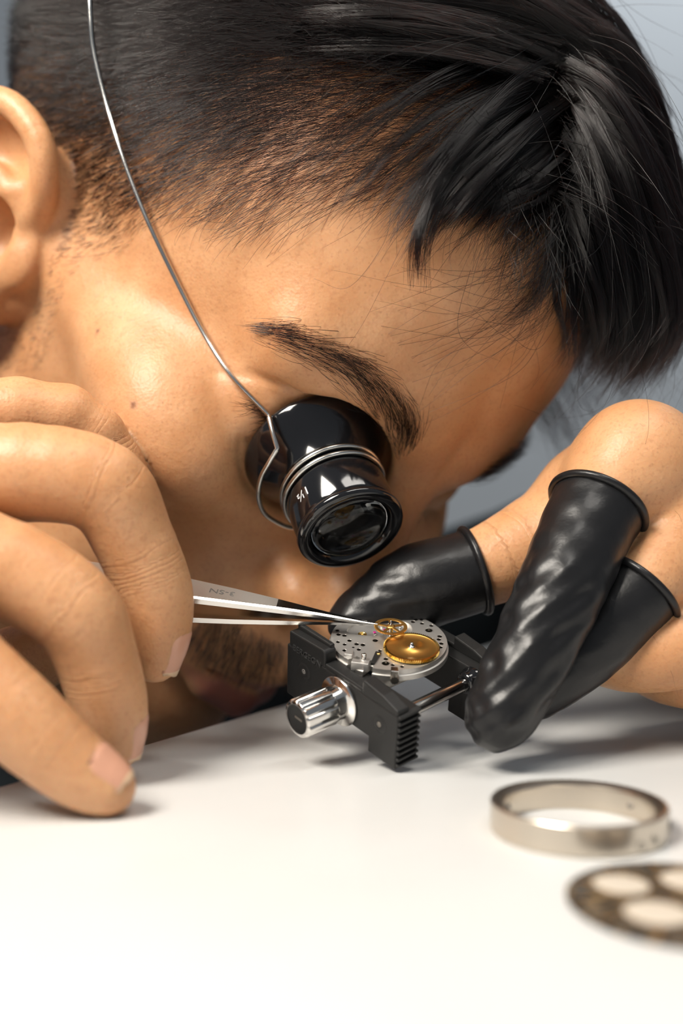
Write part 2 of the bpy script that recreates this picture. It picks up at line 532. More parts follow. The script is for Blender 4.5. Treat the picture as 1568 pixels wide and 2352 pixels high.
GROUPS = []
def add_group(fn, lo, hi): GROUPS.append((fn, np.array(lo, float), np.array(hi, float)))
add_group(sdf_head, (-230, 170, -70), (170, 480, 310))
add_group(sdf_rhand, (-215, 165, -20), (10, 300, 120))
add_group(sdf_lhand, (-30, 190, -20), (210, 340, 130))
add_group(sdf_arms, (-600, 60, -500), (420, 800, 200))

def sdf_body(p):
    d = np.full(len(p), 90.0, p.dtype)
    for fn, lo, hi in GROUPS:
        k = ((p > lo) & (p < hi)).all(1)
        if k.any():
            e = np.full(len(p), 90.0, p.dtype); e[k] = fn(p[k])
            if fn is sdf_rhand or fn is sdf_lhand:
                d = np.where(k, np.minimum(d, e), d)     # hands only touch the face, they do not grow into it
            else:
                d = np.where(k, smin(d, e, 5.0), d)
    return d

def spaced(lo, hi, fine_lo, fine_hi, h, grow=1.10, hmax=9.0):
    """grid line positions: step h inside the fine range, growing outside"""
    mid = list(np.arange(fine_lo, fine_hi + h, h))
    s = h; x = mid[-1]; up = []
    while x < hi: s = min(s * grow, hmax); x += s; up.append(x)
    s = h; x = mid[0]; dn = []
    while x > lo: s = min(s * grow, hmax); x -= s; dn.append(x)
    return np.array(dn[::-1] + mid + up)

def surface_nets(fn, gx, gy, gz, BS=4, slack=1.25):
    n = [((len(g) - 1) // BS) * BS + 1 for g in (gx, gy, gz)]
    gx, gy, gz = gx[:n[0]], gy[:n[1]], gz[:n[2]]
    nb = [(k - 1) // BS for k in n]
    bi = np.stack(np.meshgrid(*[np.arange(k) for k in nb], indexing='ij'), -1).reshape(-1, 3)
    lo = np.stack([g[bi[:, i] * BS] for i, g in enumerate((gx, gy, gz))], 1)
    hi = np.stack([g[bi[:, i] * BS + BS] for i, g in enumerate((gx, gy, gz))], 1)
    G = 4                                                                   # first look at 4x4x4 groups of blocks
    gid = bi // G
    key = (gid[:, 0] * 1000 + gid[:, 1]) * 1000 + gid[:, 2]
    _, first, inv = np.unique(key, return_index=True, return_inverse=True)
    gl = np.stack([g[gid[first, i] * G * BS] for i, g in enumerate((gx, gy, gz))], 1)
    gh = np.stack([g[np.minimum((gid[first, i] + 1) * G * BS, n[i] - 1)] for i, g in enumerate((gx, gy, gz))], 1)
    ga = np.abs(fn((gl + gh) / 2)) < np.linalg.norm(gh - gl, axis=1) / 2 * slack + 2.0
    keep = ga[inv]; bi, lo, hi = bi[keep], lo[keep], hi[keep]
    half = np.linalg.norm(hi - lo, axis=1) / 2
    act = np.abs(fn((lo + hi) / 2)) < half * slack + .6
    bi = bi[act]; B = len(bi)
    l = np.arange(BS + 1)
    I = [bi[:, i, None] * BS + l for i in range(3)]                       # (B,9) global sample index per axis
    X = np.broadcast_to(gx[I[0]][:, :, None, None], (B, BS + 1, BS + 1, BS + 1))
    Y = np.broadcast_to(gy[I[1]][:, None, :, None], X.shape)
    Z = np.broadcast_to(gz[I[2]][:, None, None, :], X.shape)
    val = np.empty(X.shape, np.float32)
    CH = 3000
    for s in range(0, B, CH):
        P = np.stack([X[s:s + CH], Y[s:s + CH], Z[s:s + CH]], -1).reshape(-1, 3).astype(np.float32)
        val[s:s + CH] = fn(P).reshape(-1, BS + 1, BS + 1, BS + 1)
    sg = val < 0
    c = slice(0, BS); c1 = slice(1, BS + 1)
    sl = [(a, b, e) for a in (c, c1) for b in (c, c1) for e in (c, c1)]
    cnt = sum(sg[(slice(None),) + s].astype(np.int8) for s in sl)
    cell = np.argwhere((cnt > 0) & (cnt < 8))                             # block, i, j, k
    b, i, j, k = cell.T
    acc = np.zeros((len(cell), 3)); num = np.zeros(len(cell))
    def samp(di, dj, dk):
        return val[b, i + di, j + dj, k + dk], np.stack([X[b, i + di, j, k], Y[b, i, j + dj, k], Z[b, i, j, k + dk]], 1)
    for ax in range(3):
        for o1 in (0, 1):
            for o2 in (0, 1):
                d0 = [0, 0, 0]; d0[(ax + 1) % 3] = o1; d0[(ax + 2) % 3] = o2
                d1 = list(d0); d1[ax] = 1
                v0, p0 = samp(*d0); v1, p1 = samp(*d1)
                x = (v0 < 0) != (v1 < 0)
                t = np.where(x, v0 / np.where(x, v0 - v1, 1), 0)[:, None]
                acc += np.where(x[:, None], p0 + (p1 - p0) * t, 0); num += x
    V = acc / num[:, None]
    def cid(gi, gj, gk): return (gi.astype(np.int64) * n[1] + gj) * n[2] + gk
    ids = cid(bi[b, 0] * BS + i, bi[b, 1] * BS + j, bi[b, 2] * BS + k)
    order = np.argsort(ids); sid = ids[order]
    quads = []
    for ax in range(3):
        s0 = [slice(0, BS)] * 3; s1 = [slice(0, BS)] * 3; s1[ax] = slice(1, BS + 1)
        a0 = sg[(slice(None),) + tuple(s0)]; a1 = sg[(slice(None),) + tuple(s1)]
        e = np.argwhere(a0 != a1)
        if not len(e): continue
        eb, ei = e[:, 0], e[:, 1:]
        g = bi[eb] * BS + ei
        inside = a0[tuple(e.T)]
        u, w = (ax + 1) % 3, (ax + 2) % 3
        q = []
        ok = (g[:, u] > 0) & (g[:, w] > 0)
        g = g[ok]; inside = inside[ok]
        for du, dw in ((0, 0), (1, 0), (1, 1), (0, 1)):
            h = g.copy(); h[:, u] -= du; h[:, w] -= dw
            key = cid(h[:, 0], h[:, 1], h[:, 2])
            pos = np.clip(np.searchsorted(sid, key), 0, len(sid) - 1)
            q.append(np.where(sid[pos] == key, order[pos], -1))
        q = np.stack(q, 1)
        q[~inside] = q[~inside][:, ::-1]
        quads.append(q[(q >= 0).all(1)])
    return V, np.concatenate(quads)

HFINE = 0.95
gx = spaced(-560, 400, -92, 92, HFINE); gy = spaced(70, 760, 192, 330, HFINE); gz = spaced(-480, 300, -8, 170, HFINE)
BV, BF = surface_nets(sdf_body, gx, gy, gz)
person = empty('person', (-180, 500, -700))
tag(person, 'dark-haired person leaning over the table with tweezers and a loupe at one eye', 'person')
body = mesh_np('body', BV, BF, M_SKIN, person)
print('body verts', len(BV))

def body_tint(V):
    """own colours of the skin: lips, scalp under the clipped hair, shaved beard, reddened finger tips"""
    q = HEAD.inv(V)
    col = np.zeros((len(V), 4)); col[:, :3] = (.5, .3, .2)
    def paint(mask, c):
        mask = np.clip(mask, 0, 1)[:, None]
        a0 = col[:, 3:4].copy(); a1 = np.maximum(a0, mask)
        w = mask / np.maximum(a1, 1e-6)
        col[:, :3] = col[:, :3] * (1 - w) + np.array(c) * w
        col[:, 3:4] = a1
    m = q.copy(); m[:, 1] = np.abs(m[:, 1])
    near = (np.abs(q[:, 0] - 98) < 30) & (np.abs(q[:, 1]) < 40) & (np.abs(q[:, 2] + 46) < 20)
    lip = np.full(len(V), 99.)
    lip[near] = np.minimum(s_chain(m[near], [((106.5, 0, -42.5), 3.6), ((104, 7, -42), 3.6), ((97, 17, -44.5), 2.8), ((88, 26, -47), 1.4)], 2),
                           s_chain(m[near], [((108, 0, -52.5), 5.2), ((103.5, 10, -51.5), 4.6), ((90, 24, -48), 1.8)], 2))
    paint(np.clip(.5 - lip / 1.6, 0, 1) * .85, (.36, .12, .10))
    for c_, r_ in (((64.2, -66., 3.7), .75), ((67., -64.9, -3.2), .5), ((37.5, -67., 3.8), .6), ((71.8, -53.5, 37.5), .45)):      # moles
        dd = np.linalg.norm(q - np.array(c_), axis=1); paint(np.clip(1.6 - dd / r_, 0, 1) * (dd < 6) * .8, (.14, .05, .03))
    return col
def joint_field(V):
    """millimetres along the finger and a weight that peaks at the joints, for skin folds"""
    al = np.zeros(len(V)); wt = np.zeros(len(V)); best = np.full(len(V), 1e9)
    for C, J in ((RHC, {'index': (.62,), 'middle': (.53, .735), 'ring': (.53, .745), 'pinky': (.54, .74), 'thumb': (.62,)}), (LHC, {'ring': (.40,), 'thumb': (.45,)})):
        for k, ch in C.items():
            P = np.array([c[0] for c in ch]); L_ = np.r_[0, np.cumsum(np.linalg.norm(np.diff(P, axis=0), axis=1))]
            near = np.where(((V > P.min(0) - 16) & (V < P.max(0) + 16)).all(1))[0]
            if not len(near): continue
            v = V[near]
            for i in range(len(P) - 1):
                d = P[i + 1] - P[i]; t = np.clip((v - P[i]) @ d / (d @ d), 0, 1)
                ds = np.linalg.norm(v - P[i] - t[:, None] * d, axis=1) - ch[i][1]
                k2 = ds < best[near]
                w = near[k2]; best[w] = ds[k2]; s_ = L_[i] + t[k2] * (L_[i + 1] - L_[i]); al[w] = s_
                wt[w] = sum(np.exp(-((s_ - j * L_[-1]) / 5.0) ** 2) for j in J.get(k, ())) if k in J else 0
    wt[best > 3] = 0
    hd_ = np.minimum(np.abs(sdf_rhand(V)), np.abs(sdf_lhand(V))); wt[hd_ > .8] = 0
    return al, wt
for nm_, ar_ in zip(('along', 'fold'), joint_field(BV)):
    at2 = body.data.attributes.new(nm_, 'FLOAT', 'POINT'); at2.data.foreach_set('value', ar_.astype(np.float32))
ca = body.data.color_attributes.new('tint', 'FLOAT_COLOR', 'POINT')
ca.data.foreach_set('color', body_tint(BV).ravel().astype(np.float32))
#@@OBJECTS
# ------------------------------------------------------------------ materials of the things
M_BLACKPL = simple('black_nylon', (.012, .012, .012), .46, spec=.38, bump=(3500, .25, .12))
M_GLOSS = simple('black_gloss_plastic', (.006, .006, .007), .10, coat=.5, bump=(700, .03, .05))
M_STEEL = simple('polished_steel', (.72, .70, .67), .16, 1.0)
M_BRUSH = simple('satin_steel', (.70, .67, .63), .50, 1.0, bump=(2500, .15, .05))
M_WIRE = simple('spring_steel', (.62, .61, .58), .22, 1.0)
M_PLATE = simple('rhodium_plate', (.70, .68, .65), .46, 1.0, bump=(1500, .12, .06))
M_BRASS = simple('gilt_brass', (.66, .37, .10), .38, 1.0, bump=(1800, .06, .04))
M_GOLD = simple('bright_gilt', (.92, .62, .18), .16, 1.0)
M_RUBY = simple('ruby', (.42, .0, .16), .08, 0, coat=.6)
M_HOLE = simple('bored_steel', (.36, .33, .29), .30, 1.0)
M_LATEX = simple('black_latex', (.010, .010, .011), .33, spec=.38, bump=(420, .30, .35))
M_NAIL = simple('fingernail', (.64, .33, .22), .24, spec=.5, bump=(400, .12, .1))
M_NAILTIP = simple('nail_edge', (.68, .47, .30), .32)
M_CASE = simple('case_steel', (.66, .59, .50), .30, 1.0, bump=(900, .08, .06))
M_DIAL = simple('dial_black', (.020, .016, .012), .42, noise_col=(900, (.34, .22, .10), .52, .66))
M_CREAM = simple('dial_cream', (.60, .53, .44), .45)
M_DIALRIM = simple('dial_gilt', (.22, .13, .05), .6, .3)
M_MARK = simple('grey_mark', (.20, .19, .18), .5, .3)
M_WHITE = simple('white_print', (.85, .85, .85), .5)
M_EMBOSS = simple('moulded_letters', (.035, .035, .035), .32)
def glass_mat():
    m, N, L, b = new_mat('lens_glass')
    b.inputs['Transmission Weight'].default_value = 1.0
    b.inputs['Roughness'].default_value = .0
    b.inputs['IOR'].default_value = 1.52
    b.inputs['Base Color'].default_value = (.93, .95, .95, 1)
    return m
M_GLASS = glass_mat()

def text_mesh(name, txt, size, fr, mat, parent, depth=.06, wrap_r=None):
    """flat lettering laid in frame fr (x reading direction, y up, z out); wrap_r bends it round a cylinder about local y"""
    cu = bpy.data.curves.new(name, 'FONT')
    cu.body = txt; cu.size = size; cu.align_x = 'CENTER'; cu.align_y = 'CENTER'; cu.extrude = depth / 2; cu.resolution_u = 3
    tmp = bpy.data.objects.new(name + '_tmp', cu); coll.objects.link(tmp)
    dg = bpy.context.evaluated_depsgraph_get(); dg.update()
    me = bpy.data.meshes.new_from_object(tmp.evaluated_get(dg))
    bpy.data.objects.remove(tmp)
    n = len(me.vertices); co = np.empty(n * 3, np.float32); me.vertices.foreach_get('co', co); co = co.reshape(-1, 3)
    if wrap_r:
        a = co[:, 0] / wrap_r; r = wrap_r + co[:, 2]
        co = np.stack([r * np.sin(a), co[:, 1], r * np.cos(a) - wrap_r], 1)
    me.vertices.foreach_set('co', (fr(co) * MM).ravel().astype(np.float32)); me.update()
    me.materials.clear()
    return link_mesh(name, me, mat, parent, smooth=False)

def bevel_obj(o, w, seg=2, deg=30):
    m = o.modifiers.new('bevel', 'BEVEL'); m.width = w * MM; m.segments = seg; m.limit_method = 'ANGLE'; m.angle_limit = math.radians(deg)
    m.harden_normals = False
    return o

# ------------------------------------------------------------------ movement holder (tilted towards the camera, front foot on the table)
MC = np.array([.03, -.39, .917]); MC /= np.linalg.norm(MC)
E1 = np.array([1., 0, 0]) - MC * MC[0]; E1 /= np.linalg.norm(E1); E2 = np.cross(MC, E1)
MO = at(893, 1468, 240.7)
S = 1.03
ca_, cb_ = math.radians(-50), math.radians(40)
HA = E1 * math.cos(ca_) + E2 * math.sin(ca_); HB = E1 * math.cos(cb_) + E2 * math.sin(cb_)
HOL = Frame(MO, HA * S, HB * S, MC * S)                 # a along the jaws, b along the screw, c up
MOV = Frame(MO, E1 * S, E2 * S, MC * S)
def hprism(poly_ac, b0, b1):
    """outline in (a, c), thickness along b"""
    V, Fq = prism(poly_ac, b0, b1)
    return HOL(V[:, [0, 2, 1]]), [tuple(reversed(f)) for f in Fq]
hroot = empty('movement_holder', HOL((2, 0, -15)))
tag(hroot, 'black plastic watch movement holder with steel screw knob', 'holder')

def jaw(sign, da, dc, foot):
    """one jaw; sign -1 near, +1 far"""
    s = sign
    def B(x): return (min(s * x[0], s * x[1]), max(s * x[0], s * x[1]))
    def sh(poly): return [(a + da, c + dc) for a, c in poly]
    parts = []
    body_ = sh([(-15.8, -15.7), (-8.0, -15.7), (-8.0, -12.0), (12.4, -12.0), (12.4, foot), (20.8, foot), (20.8, -2.6), (-15.8, -2.6)])
    parts.append(hprism(body_, *B((10.2, 16.5))))
    parts.append(hprism(sh([(-15.0, -2.7), (-2.4, -2.7), (-2.4, .9), (-3.2, 1.5), (-15.0, 1.0)]), *B((13.2, 16.5))))      # raised clamping lips
    parts.append(hprism(sh([(-2.5, -2.7), (10.0, -2.7), (10.0, -1.5), (-2.5, -1.5)]), *B((13.4, 16.5))))
    parts.append(hprism(sh([(9.9, -2.7), (20.8, -2.7), (20.8, -1.6), (16, -.2), (9.9, .6)]), *B((13.2, 16.5))))
    parts.append(hprism(sh([(-14.6, .4), (-3.0, .4), (-3.0, 2.2), (-14.6, 2.2)]), *B((13.2, 14.5))))
    V, Fq = join(parts)
    o = bevel_obj(mesh_np('jaw', V, Fq, M_BLACKPL, hroot, smooth=False), .35)
    # ridged grip on the end
    for i in range(9):
        z = foot + 1.1 + i * 1.45
        V, Fq = hprism(sh([(20.7, z - .42), (21.5, z - .25), (21.5, z + .25), (20.7, z + .42)]), *B((10.4, 16.3)))
        bevel_obj(mesh_np('grip_ridge', V, Fq, M_BLACKPL, o, smooth=False), .12)
    return o
jn = jaw(-1, 0, 0, -15.7)
jf = jaw(+1, -2.5, -1.0, -16.8)
# round ejector marks and letters on the near jaw
nf = lambda a, c, b=-16.5: Frame(HOL((a, b, c)), HA, MC, -HB)
for a, c in ((-9.5, -6.9), (15.6, -7.2)):
    V, Fq = lathe([(0, .02), (.28, .02), (.3, .12), (1.9, .12), (2.05, .02), (2.3, .02)], 28, nf(a, c))
    mesh_np('mould_mark', V, Fq, M_BLACKPL, jn)
    V, Fq = lathe([(.0, .10), (.38, .10), (.45, .16), (.6, .16), (.62, 0)], 14, nf(a, c))
    mesh_np('mould_pin', V, Fq, M_MARK if a < 0 else M_HOLE, jn)
text_mesh('raised_lettering', 'BERGEON', 2.3, nf(-8.6, -2.6), M_EMBOSS, jn, .25)
# knob along -b
kf = axis_frame(HOL((3, -16.5, -8)), -HB, MC)
V, Fq = lathe([(0, -.2), (5.6, -.2), (5.85, .1), (5.85, .5), (5.6, .8), (4.1, .9), (4.0, 1.2), (4.0, 3.6)], 56, kf)
fl = mesh_np('knob_flange', V, Fq, M_STEEL, hroot)
n = 96; prof_r = []
a_ = np.linspace(0, 2 * np.pi, n, endpoint=False)
rr = 4.4 - .38 * np.clip(np.cos(a_ * 12) * 2.2 - 1.1, 0, 1)
V = []
for t, k, c in ((3.4, .93, 0), (3.8, 1.0, 0), (11.5, 1.0, 0), (11.9, .95, 0), (12.1, .88, 1), (12.1, .78, 1)):
    r_ = (rr if not c else np.full(n, 4.35)) * k
    V.append(np.stack([r_ * np.cos(a_), r_ * np.sin(a_), np.full(n, t)], 1))
V = kf(np.concatenate(V)); Fq = [(i * n + j, i * n + (j + 1) % n, (i + 1) * n + (j + 1) % n, (i + 1) * n + j) for i in range(5) for j in range(n)]
sharp(mesh_np('knob', V, Fq, M_STEEL, hroot), 30)
V, Fq = lathe([(0, 11.6), (3.2, 11.6), (3.5, 11.85)], 40, kf)
cap = mesh_np('knob_cap', V, Fq, M_BLACKPL, hroot)
V, Fq = prism([(-.25, -1.2), (.25, -1.2), (.25, 1.2), (-.25, 1.2)], 11.55, 11.7, kf)
mesh_np('cap_mark', V, Fq, M_HOLE, cap, smooth=False)
# screw thread to beyond the far jaw
th = []
for i in range(120): th.append((1.9 + (.16 if i % 2 else -.02), -38.8 * 1 + i * .325 - .0))
V, Fq = lathe([(0, -40.2)] + [(1.6, -40.2)] + th, 24, kf)
mesh_np('screw_thread', V, Fq, M_BRUSH, hroot)
for a in (17, -11):
    V, Fq = lathe([(0, 20.5), (1.3, 20.5), (1.55, 20.2), (1.55, -12)], 24, axis_frame(HOL((a, 0, -6)), HB, MC))
    mesh_np('guide_rod', V, Fq, M_STEEL, hroot)
    V, Fq = lathe([(1.6, 7.2), (2.3, 7.4), (2.7, 8.0), (2.7, 9.2), (3.2, 9.5), (3.2, 10.4)], 28, axis_frame(HOL((a, 0, -6)), HB, MC))
    mesh_np('rod_bushing', V, Fq, M_GLOSS, hroot)

# ------------------------------------------------------------------ watch movement
from mathutils.geometry import delaunay_2d_cdt
mroot = empty('watch_movement', MOV((0, 0, -2.6)))
tag(mroot, 'round silver watch movement with large gilt gear, clamped in black holder', 'watch movement')
holes = [(-4.73, 11.2, .45), (-1.92, 11.5, .45), (-.45, 12.2, .42), (3.31, 11.3, .65), (4.58, 11.6, .35), (5.01, 10.7, .42), (6.28, 10.4, .5), (6.61, 9.3, .48),
         (5.88, 8.2, .48), (7.9, 9.3, .4), (7.92, 7.5, .45), (10.0, 6.6, .45), (9.28, 4.44, .85), (11.5, 1.82, .52), (9.56, .32, .48), (11.2, .41, .48), (11.6, -1.41, .48), (11.3, -3.05, .45),
         (-10.01, 3.83, .62), (-11.6, 3.3, .45), (-11.28, 1.46, .5), (-9.96, 1.01, .5), (-11.41, -1.91, .42), (-8.84, -1.19, .48), (-7.27, -2.59, .5), (-5.9, -2.9, .52),
         (-9.93, -2.92, .42), (-6.17, .61, .34), (-6.82, -4.94, .45), (-9.94, -5.48, .46), (-8.02, -4.05, .28), (-8.86, -5.05, .28), (-2.19, -5.2, .4), (-1.03, -8.6, .5), (-1.15, -10.4, .85),
         (.32, -11.0, .42), (2.31, -11.6, .42), (-3.09, -.81, .6)]
def circ(cx, cy, r, n): a = np.linspace(0, 2 * np.pi, n, endpoint=False); return [(cx + r * math.cos(t), cy + r * math.sin(t)) for t in a]
# outline with the stem notch and the bridge notch on the near left side
out_ = []
for t in np.linspace(0, 360, 200, endpoint=False):
    r = 13.0
    if 226 < t < 234: r = 10.6
    if 244.5 < t < 251: r = 10.2
    out_.append((r * math.cos(math.radians(t)), r * math.sin(math.radians(t))))
rec1 = [tuple(p) for p in catmull([(-9.0, 5.2), (-7.4, 7.4), (-4.2, 8.4), (-2.2, 9.3), (.6, 9.6), (3.2, 8.6), (5.2, 6.8), (5.4, 4.0), (4.0, 2.2), (1.0, 1.6), (-3.0, 1.4), (-6.4, 1.5), (-9.2, 2.6)], 4, closed=True)]
rec2 = circ(-.4, .2, 1.5, 24)
inner = [c for c in holes if not any(((c[0] - x) ** 2 + (c[1] - y) ** 2) ** .5 < 1 for x, y in rec1)]
loops = [out_, rec1] + [circ(x, y, r, 16) for x, y, r in inner]
vv = []; ee = []
for lp in loops:
    o = len(vv); vv += [Vector(p) for p in lp]; ee += [(o + i, o + (i + 1) % len(lp)) for i in range(len(lp))]
cv, ce, cf, *_ = delaunay_2d_cdt(vv, ee, [], 1, 1e-6)
def inpoly(p, poly):
    x, y = p; c = False; n = len(poly)
    for i in range(n):
        x1, y1 = poly[i]; x2, y2 = poly[i - 1]
        if (y1 > y) != (y2 > y) and x < (x2 - x1) * (y - y1) / (y2 - y1) + x1: c = not c
    return c
keepf = []
for f in cf:
    c = sum((cv[i] for i in f), Vector((0, 0))) / len(f)
    if inpoly(c, rec1) or not inpoly(c, out_) or any((c.x - x) ** 2 + (c.y - y) ** 2 < (r * .97) ** 2 for x, y, r in inner): continue
    keepf.append(tuple(f))
parts = [(np.array([(v.x, v.y, 0) for v in cv]), keepf)]
def wall(lp, z0, z1, bottom=True):
    n = len(lp); V = np.array([(x, y, z0) for x, y in lp] + [(x, y, z1) for x, y in lp])
    F_ = [(i, n + i, n + (i + 1) % n, (i + 1) % n) for i in range(n)]
    if bottom: F_.append(tuple(range(n, 2 * n)))
    return V, F_
parts.append(wall(rec1, 0, -.75))
nO = len(out_)
side = np.array(out_)
V = np.concatenate([np.c_[side, np.full(nO, 0)], np.c_[side, np.full(nO, -1.2)], np.c_[side * 1.03, np.full(nO, -1.3)], np.c_[side * 1.03, np.full(nO, -2.5)]])
parts.append((V, [(i * nO + j, (i + 1) * nO + j, (i + 1) * nO + (j + 1) % nO, i * nO + (j + 1) % nO) for i in range(3) for j in range(nO)] + [tuple(range(4 * nO - 1, 3 * nO - 1, -1))]))
V, Fq = join(parts)
plate = sharp(mesh_np('main_plate', MOV(V), Fq, M_PLATE, mroot), 30)
for i, (x, y, r) in enumerate(inner):
    V, Fq = wall(circ(x, y, r, 16), 0, -1.1)
    V2, F2 = lathe([(r * 1.22, .02), (r * 1.0, -.06)], 16); V2 = V2 + np.array([x, y, 0])
    V, Fq = join([(V, Fq), (V2, F2)])
    mesh_np('drilled_hole', MOV(V), Fq, M_HOLE, plate)
def gear(R, r_in, teeth, z0, z1, tooth=.28, web=None):
    n = teeth * 4; a = np.arange(n) / n * 2 * np.pi
    ph = np.arange(n) % 4
    ro = np.where(ph < 2, R, R - tooth)
    o2 = np.stack([ro * np.cos(a), ro * np.sin(a)], 1); i2 = np.stack([r_in * np.cos(a), r_in * np.sin(a)], 1)
    V = np.concatenate([np.c_[o2, np.full(n, z1)], np.c_[i2, np.full(n, z1)], np.c_[o2, np.full(n, z0)], np.c_[i2, np.full(n, z0)]])
    Fq = []
    for j in range(n):
        k = (j + 1) % n
        Fq += [(j, k, n + k, n + j), (2 * n + k, 2 * n + j, 3 * n + j, 3 * n + k), (k, j, 2 * n + j, 2 * n + k), (n + j, n + k, 3 * n + k, 3 * n + j)]
    return V, Fq
# barrel wheel: solid gilt disc with teeth, arbor in the middle
bc = np.array([4.73, -4.7, 0])
V, Fq = gear(6.2, 5.55, 84, .25, 1.05)
bw = sharp(mesh_np('barrel_gear', MOV(V + bc), Fq, M_GOLD, mroot), 25); bw['label'] = 'large solid gilt gear'
V, Fq = lathe([(5.56, .98), (5.4, .86), (1.0, .86), (.95, 1.0), (.0, 1.0)], 72); V = V + bc
mesh_np('gear_face', MOV(V), Fq, M_BRASS, bw)
V, Fq = lathe([(.78, .9), (.78, 1.1), (.5, 1.25), (.42, 1.25), (.38, 1.9), (.2, 2.0), (0, 2.0)], 20); V = V + bc
mesh_np('arbor', MOV(V), Fq, M_STEEL, mroot)
V, Fq = lathe([(0, .02), (.28, .02), (.3, .12), (.55, .12), (.58, .05), (.85, .05), (.9, .2), (1.0, .2), (1.02, 0)], 24); V = V + np.array([-5.88, 2.95, -.75])
mesh_np('gilt_bushing', MOV(V), Fq, M_GOLD, mroot)
for x, y, r in ((-3.08, 4.19, .38), (2.36, 3.87, .52), (-.76, 5.55, .32)):
    V, Fq = lathe([(0, .06), (r * .3, .06), (r * .34, .1), (r * .9, .1), (r, 0)], 20); V = V + np.array([x, y, -.75])
    mesh_np('jewel', MOV(V), Fq, M_RUBY, mroot)
# steel posts, bridge foot, crown stem
V, Fq = lathe([(0, 1.5), (.45, 1.5), (.55, 1.4), (.55, -.2)], 18); mesh_np('post', MOV(V + np.array([-5.83, -9.12, 0])), Fq, M_STEEL, mroot)
for (x, y, r) in ((-1.2, 6.9, .5), (-3.0, 2.6, .4), (2.9, 6.3, .35)):
    V, Fq = lathe([(0, .5), (r * .8, .5), (r, .4), (r, 0)], 16); mesh_np('post', MOV(V + np.array([x, y, -.75])), Fq, M_STEEL, mroot)
V, Fq = prism([(-8.6, -10.9), (-4.9, -11.7), (-4.6, -10.2), (-8.2, -9.4)], -1.6, .45); bevel_obj(mesh_np('bridge_block', MOV(V), Fq, M_PLATE, mroot, smooth=False), .12)
V, Fq = prism([(-10.1, -8.2), (-8.3, -8.6), (-8.1, -5.9), (-9.4, -5.6)], -.3, .8); bevel_obj(mesh_np('bridge_block', MOV(V), Fq, M_PLATE, mroot, smooth=False), .12)
V, Fq = prism([(-4.4, -11.0), (-3.6, -11.2), (-1.9, -6.6), (-3.2, -6.2)], -.2, .55); cl_ = bevel_obj(mesh_np('setting_lever', MOV(V), Fq, M_BLACKPL, mroot, smooth=False), .1)
V, Fq = lathe([(0, .75), (.35, .75), (.42, .65), (.42, .4)], 16); mesh_np('lever_screw', MOV(V + np.array([-2.6, -7.4, 0])), Fq, M_GOLD, cl_)
V, Fq = prism([(-.2, -13.6), (1.5, -13.7), (1.4, -11.9), (-.1, -11.8)], -1.0, .12); bevel_obj(mesh_np('clamp_foot', MOV(V), Fq, M_STEEL, mroot, smooth=False), .1)
rr = .95; n = 40; a_ = np.linspace(0, 2 * np.pi, n, endpoint=False); rp = rr * (1 - .14 * (np.arange(n) % 4 < 2))
V = np.concatenate([np.stack([rp * np.cos(a_) + .65, np.full(n, t) , rp * np.sin(a_) - 1.4], 1) for t in (-13.2, -15.0)])
sharp(mesh_np('winding_pinion', MOV(V), [(j, (j + 1) % n, n + (j + 1) % n, n + j) for j in range(n)] + [tuple(range(n)), tuple(range(2 * n - 1, n - 1, -1))], M_HOLE, mroot), 30)

# ------------------------------------------------------------------ train wheel held in the tweezers, over the plate
WZ = 2.4
WC = np.array([.34, 1.5, WZ])
wroot = empty('train_wheel', MOV(WC))
tag(wroot, 'small spoked gilt wheel gripped by the tweezer tips above the movement', 'gear')
V, Fq = gear(3.72, 2.95, 64, -.14, .14, .2)
w = sharp(mesh_np('rim', MOV(V + WC), Fq, M_BRASS, wroot), 25)
for k in range(5):
    t = 2 * math.pi * k / 5 + .35; u = np.array([math.cos(t), math.sin(t)]); v = np.array([-u[1], u[0]])
    V, Fq = prism([tuple(u * .7 - v * .34), tuple(u * 3.0 - v * .24), tuple(u * 3.0 + v * .24), tuple(u * .7 + v * .34)], -.12, .12)
    mesh_np('spoke', MOV(V + WC), Fq, M_BRASS, wroot, smooth=False)
V, Fq = lathe([(0, .2), (.5, .2), (1.0, .13), (1.0, -.13), (0, -.13)], 24); mesh_np('hub', MOV(V + WC), Fq, M_BRASS, wroot)
n = 24; a_ = np.linspace(0, 2 * np.pi, n, endpoint=False); rp = np.where(np.arange(n) % 3 == 0, .42, .62)
V = np.concatenate([np.stack([rp * np.cos(a_), rp * np.sin(a_), np.full(n, t)], 1) for t in (-1.5, .75)])
sharp(mesh_np('pinion', MOV(V + WC), [(j, (j + 1) % n, n + (j + 1) % n, n + j) for j in range(n)] + [tuple(range(n, 2 * n))], M_STEEL, wroot), 30)
V, Fq = lathe([(0, 1.5), (.12, 1.5), (.2, .8), (.24, .5), (.26, -1.6), (.22, -2.5), (.1, -2.9), (0, -2.9)], 14); mesh_np('axle', MOV(V + WC), Fq, M_STEEL, wroot)

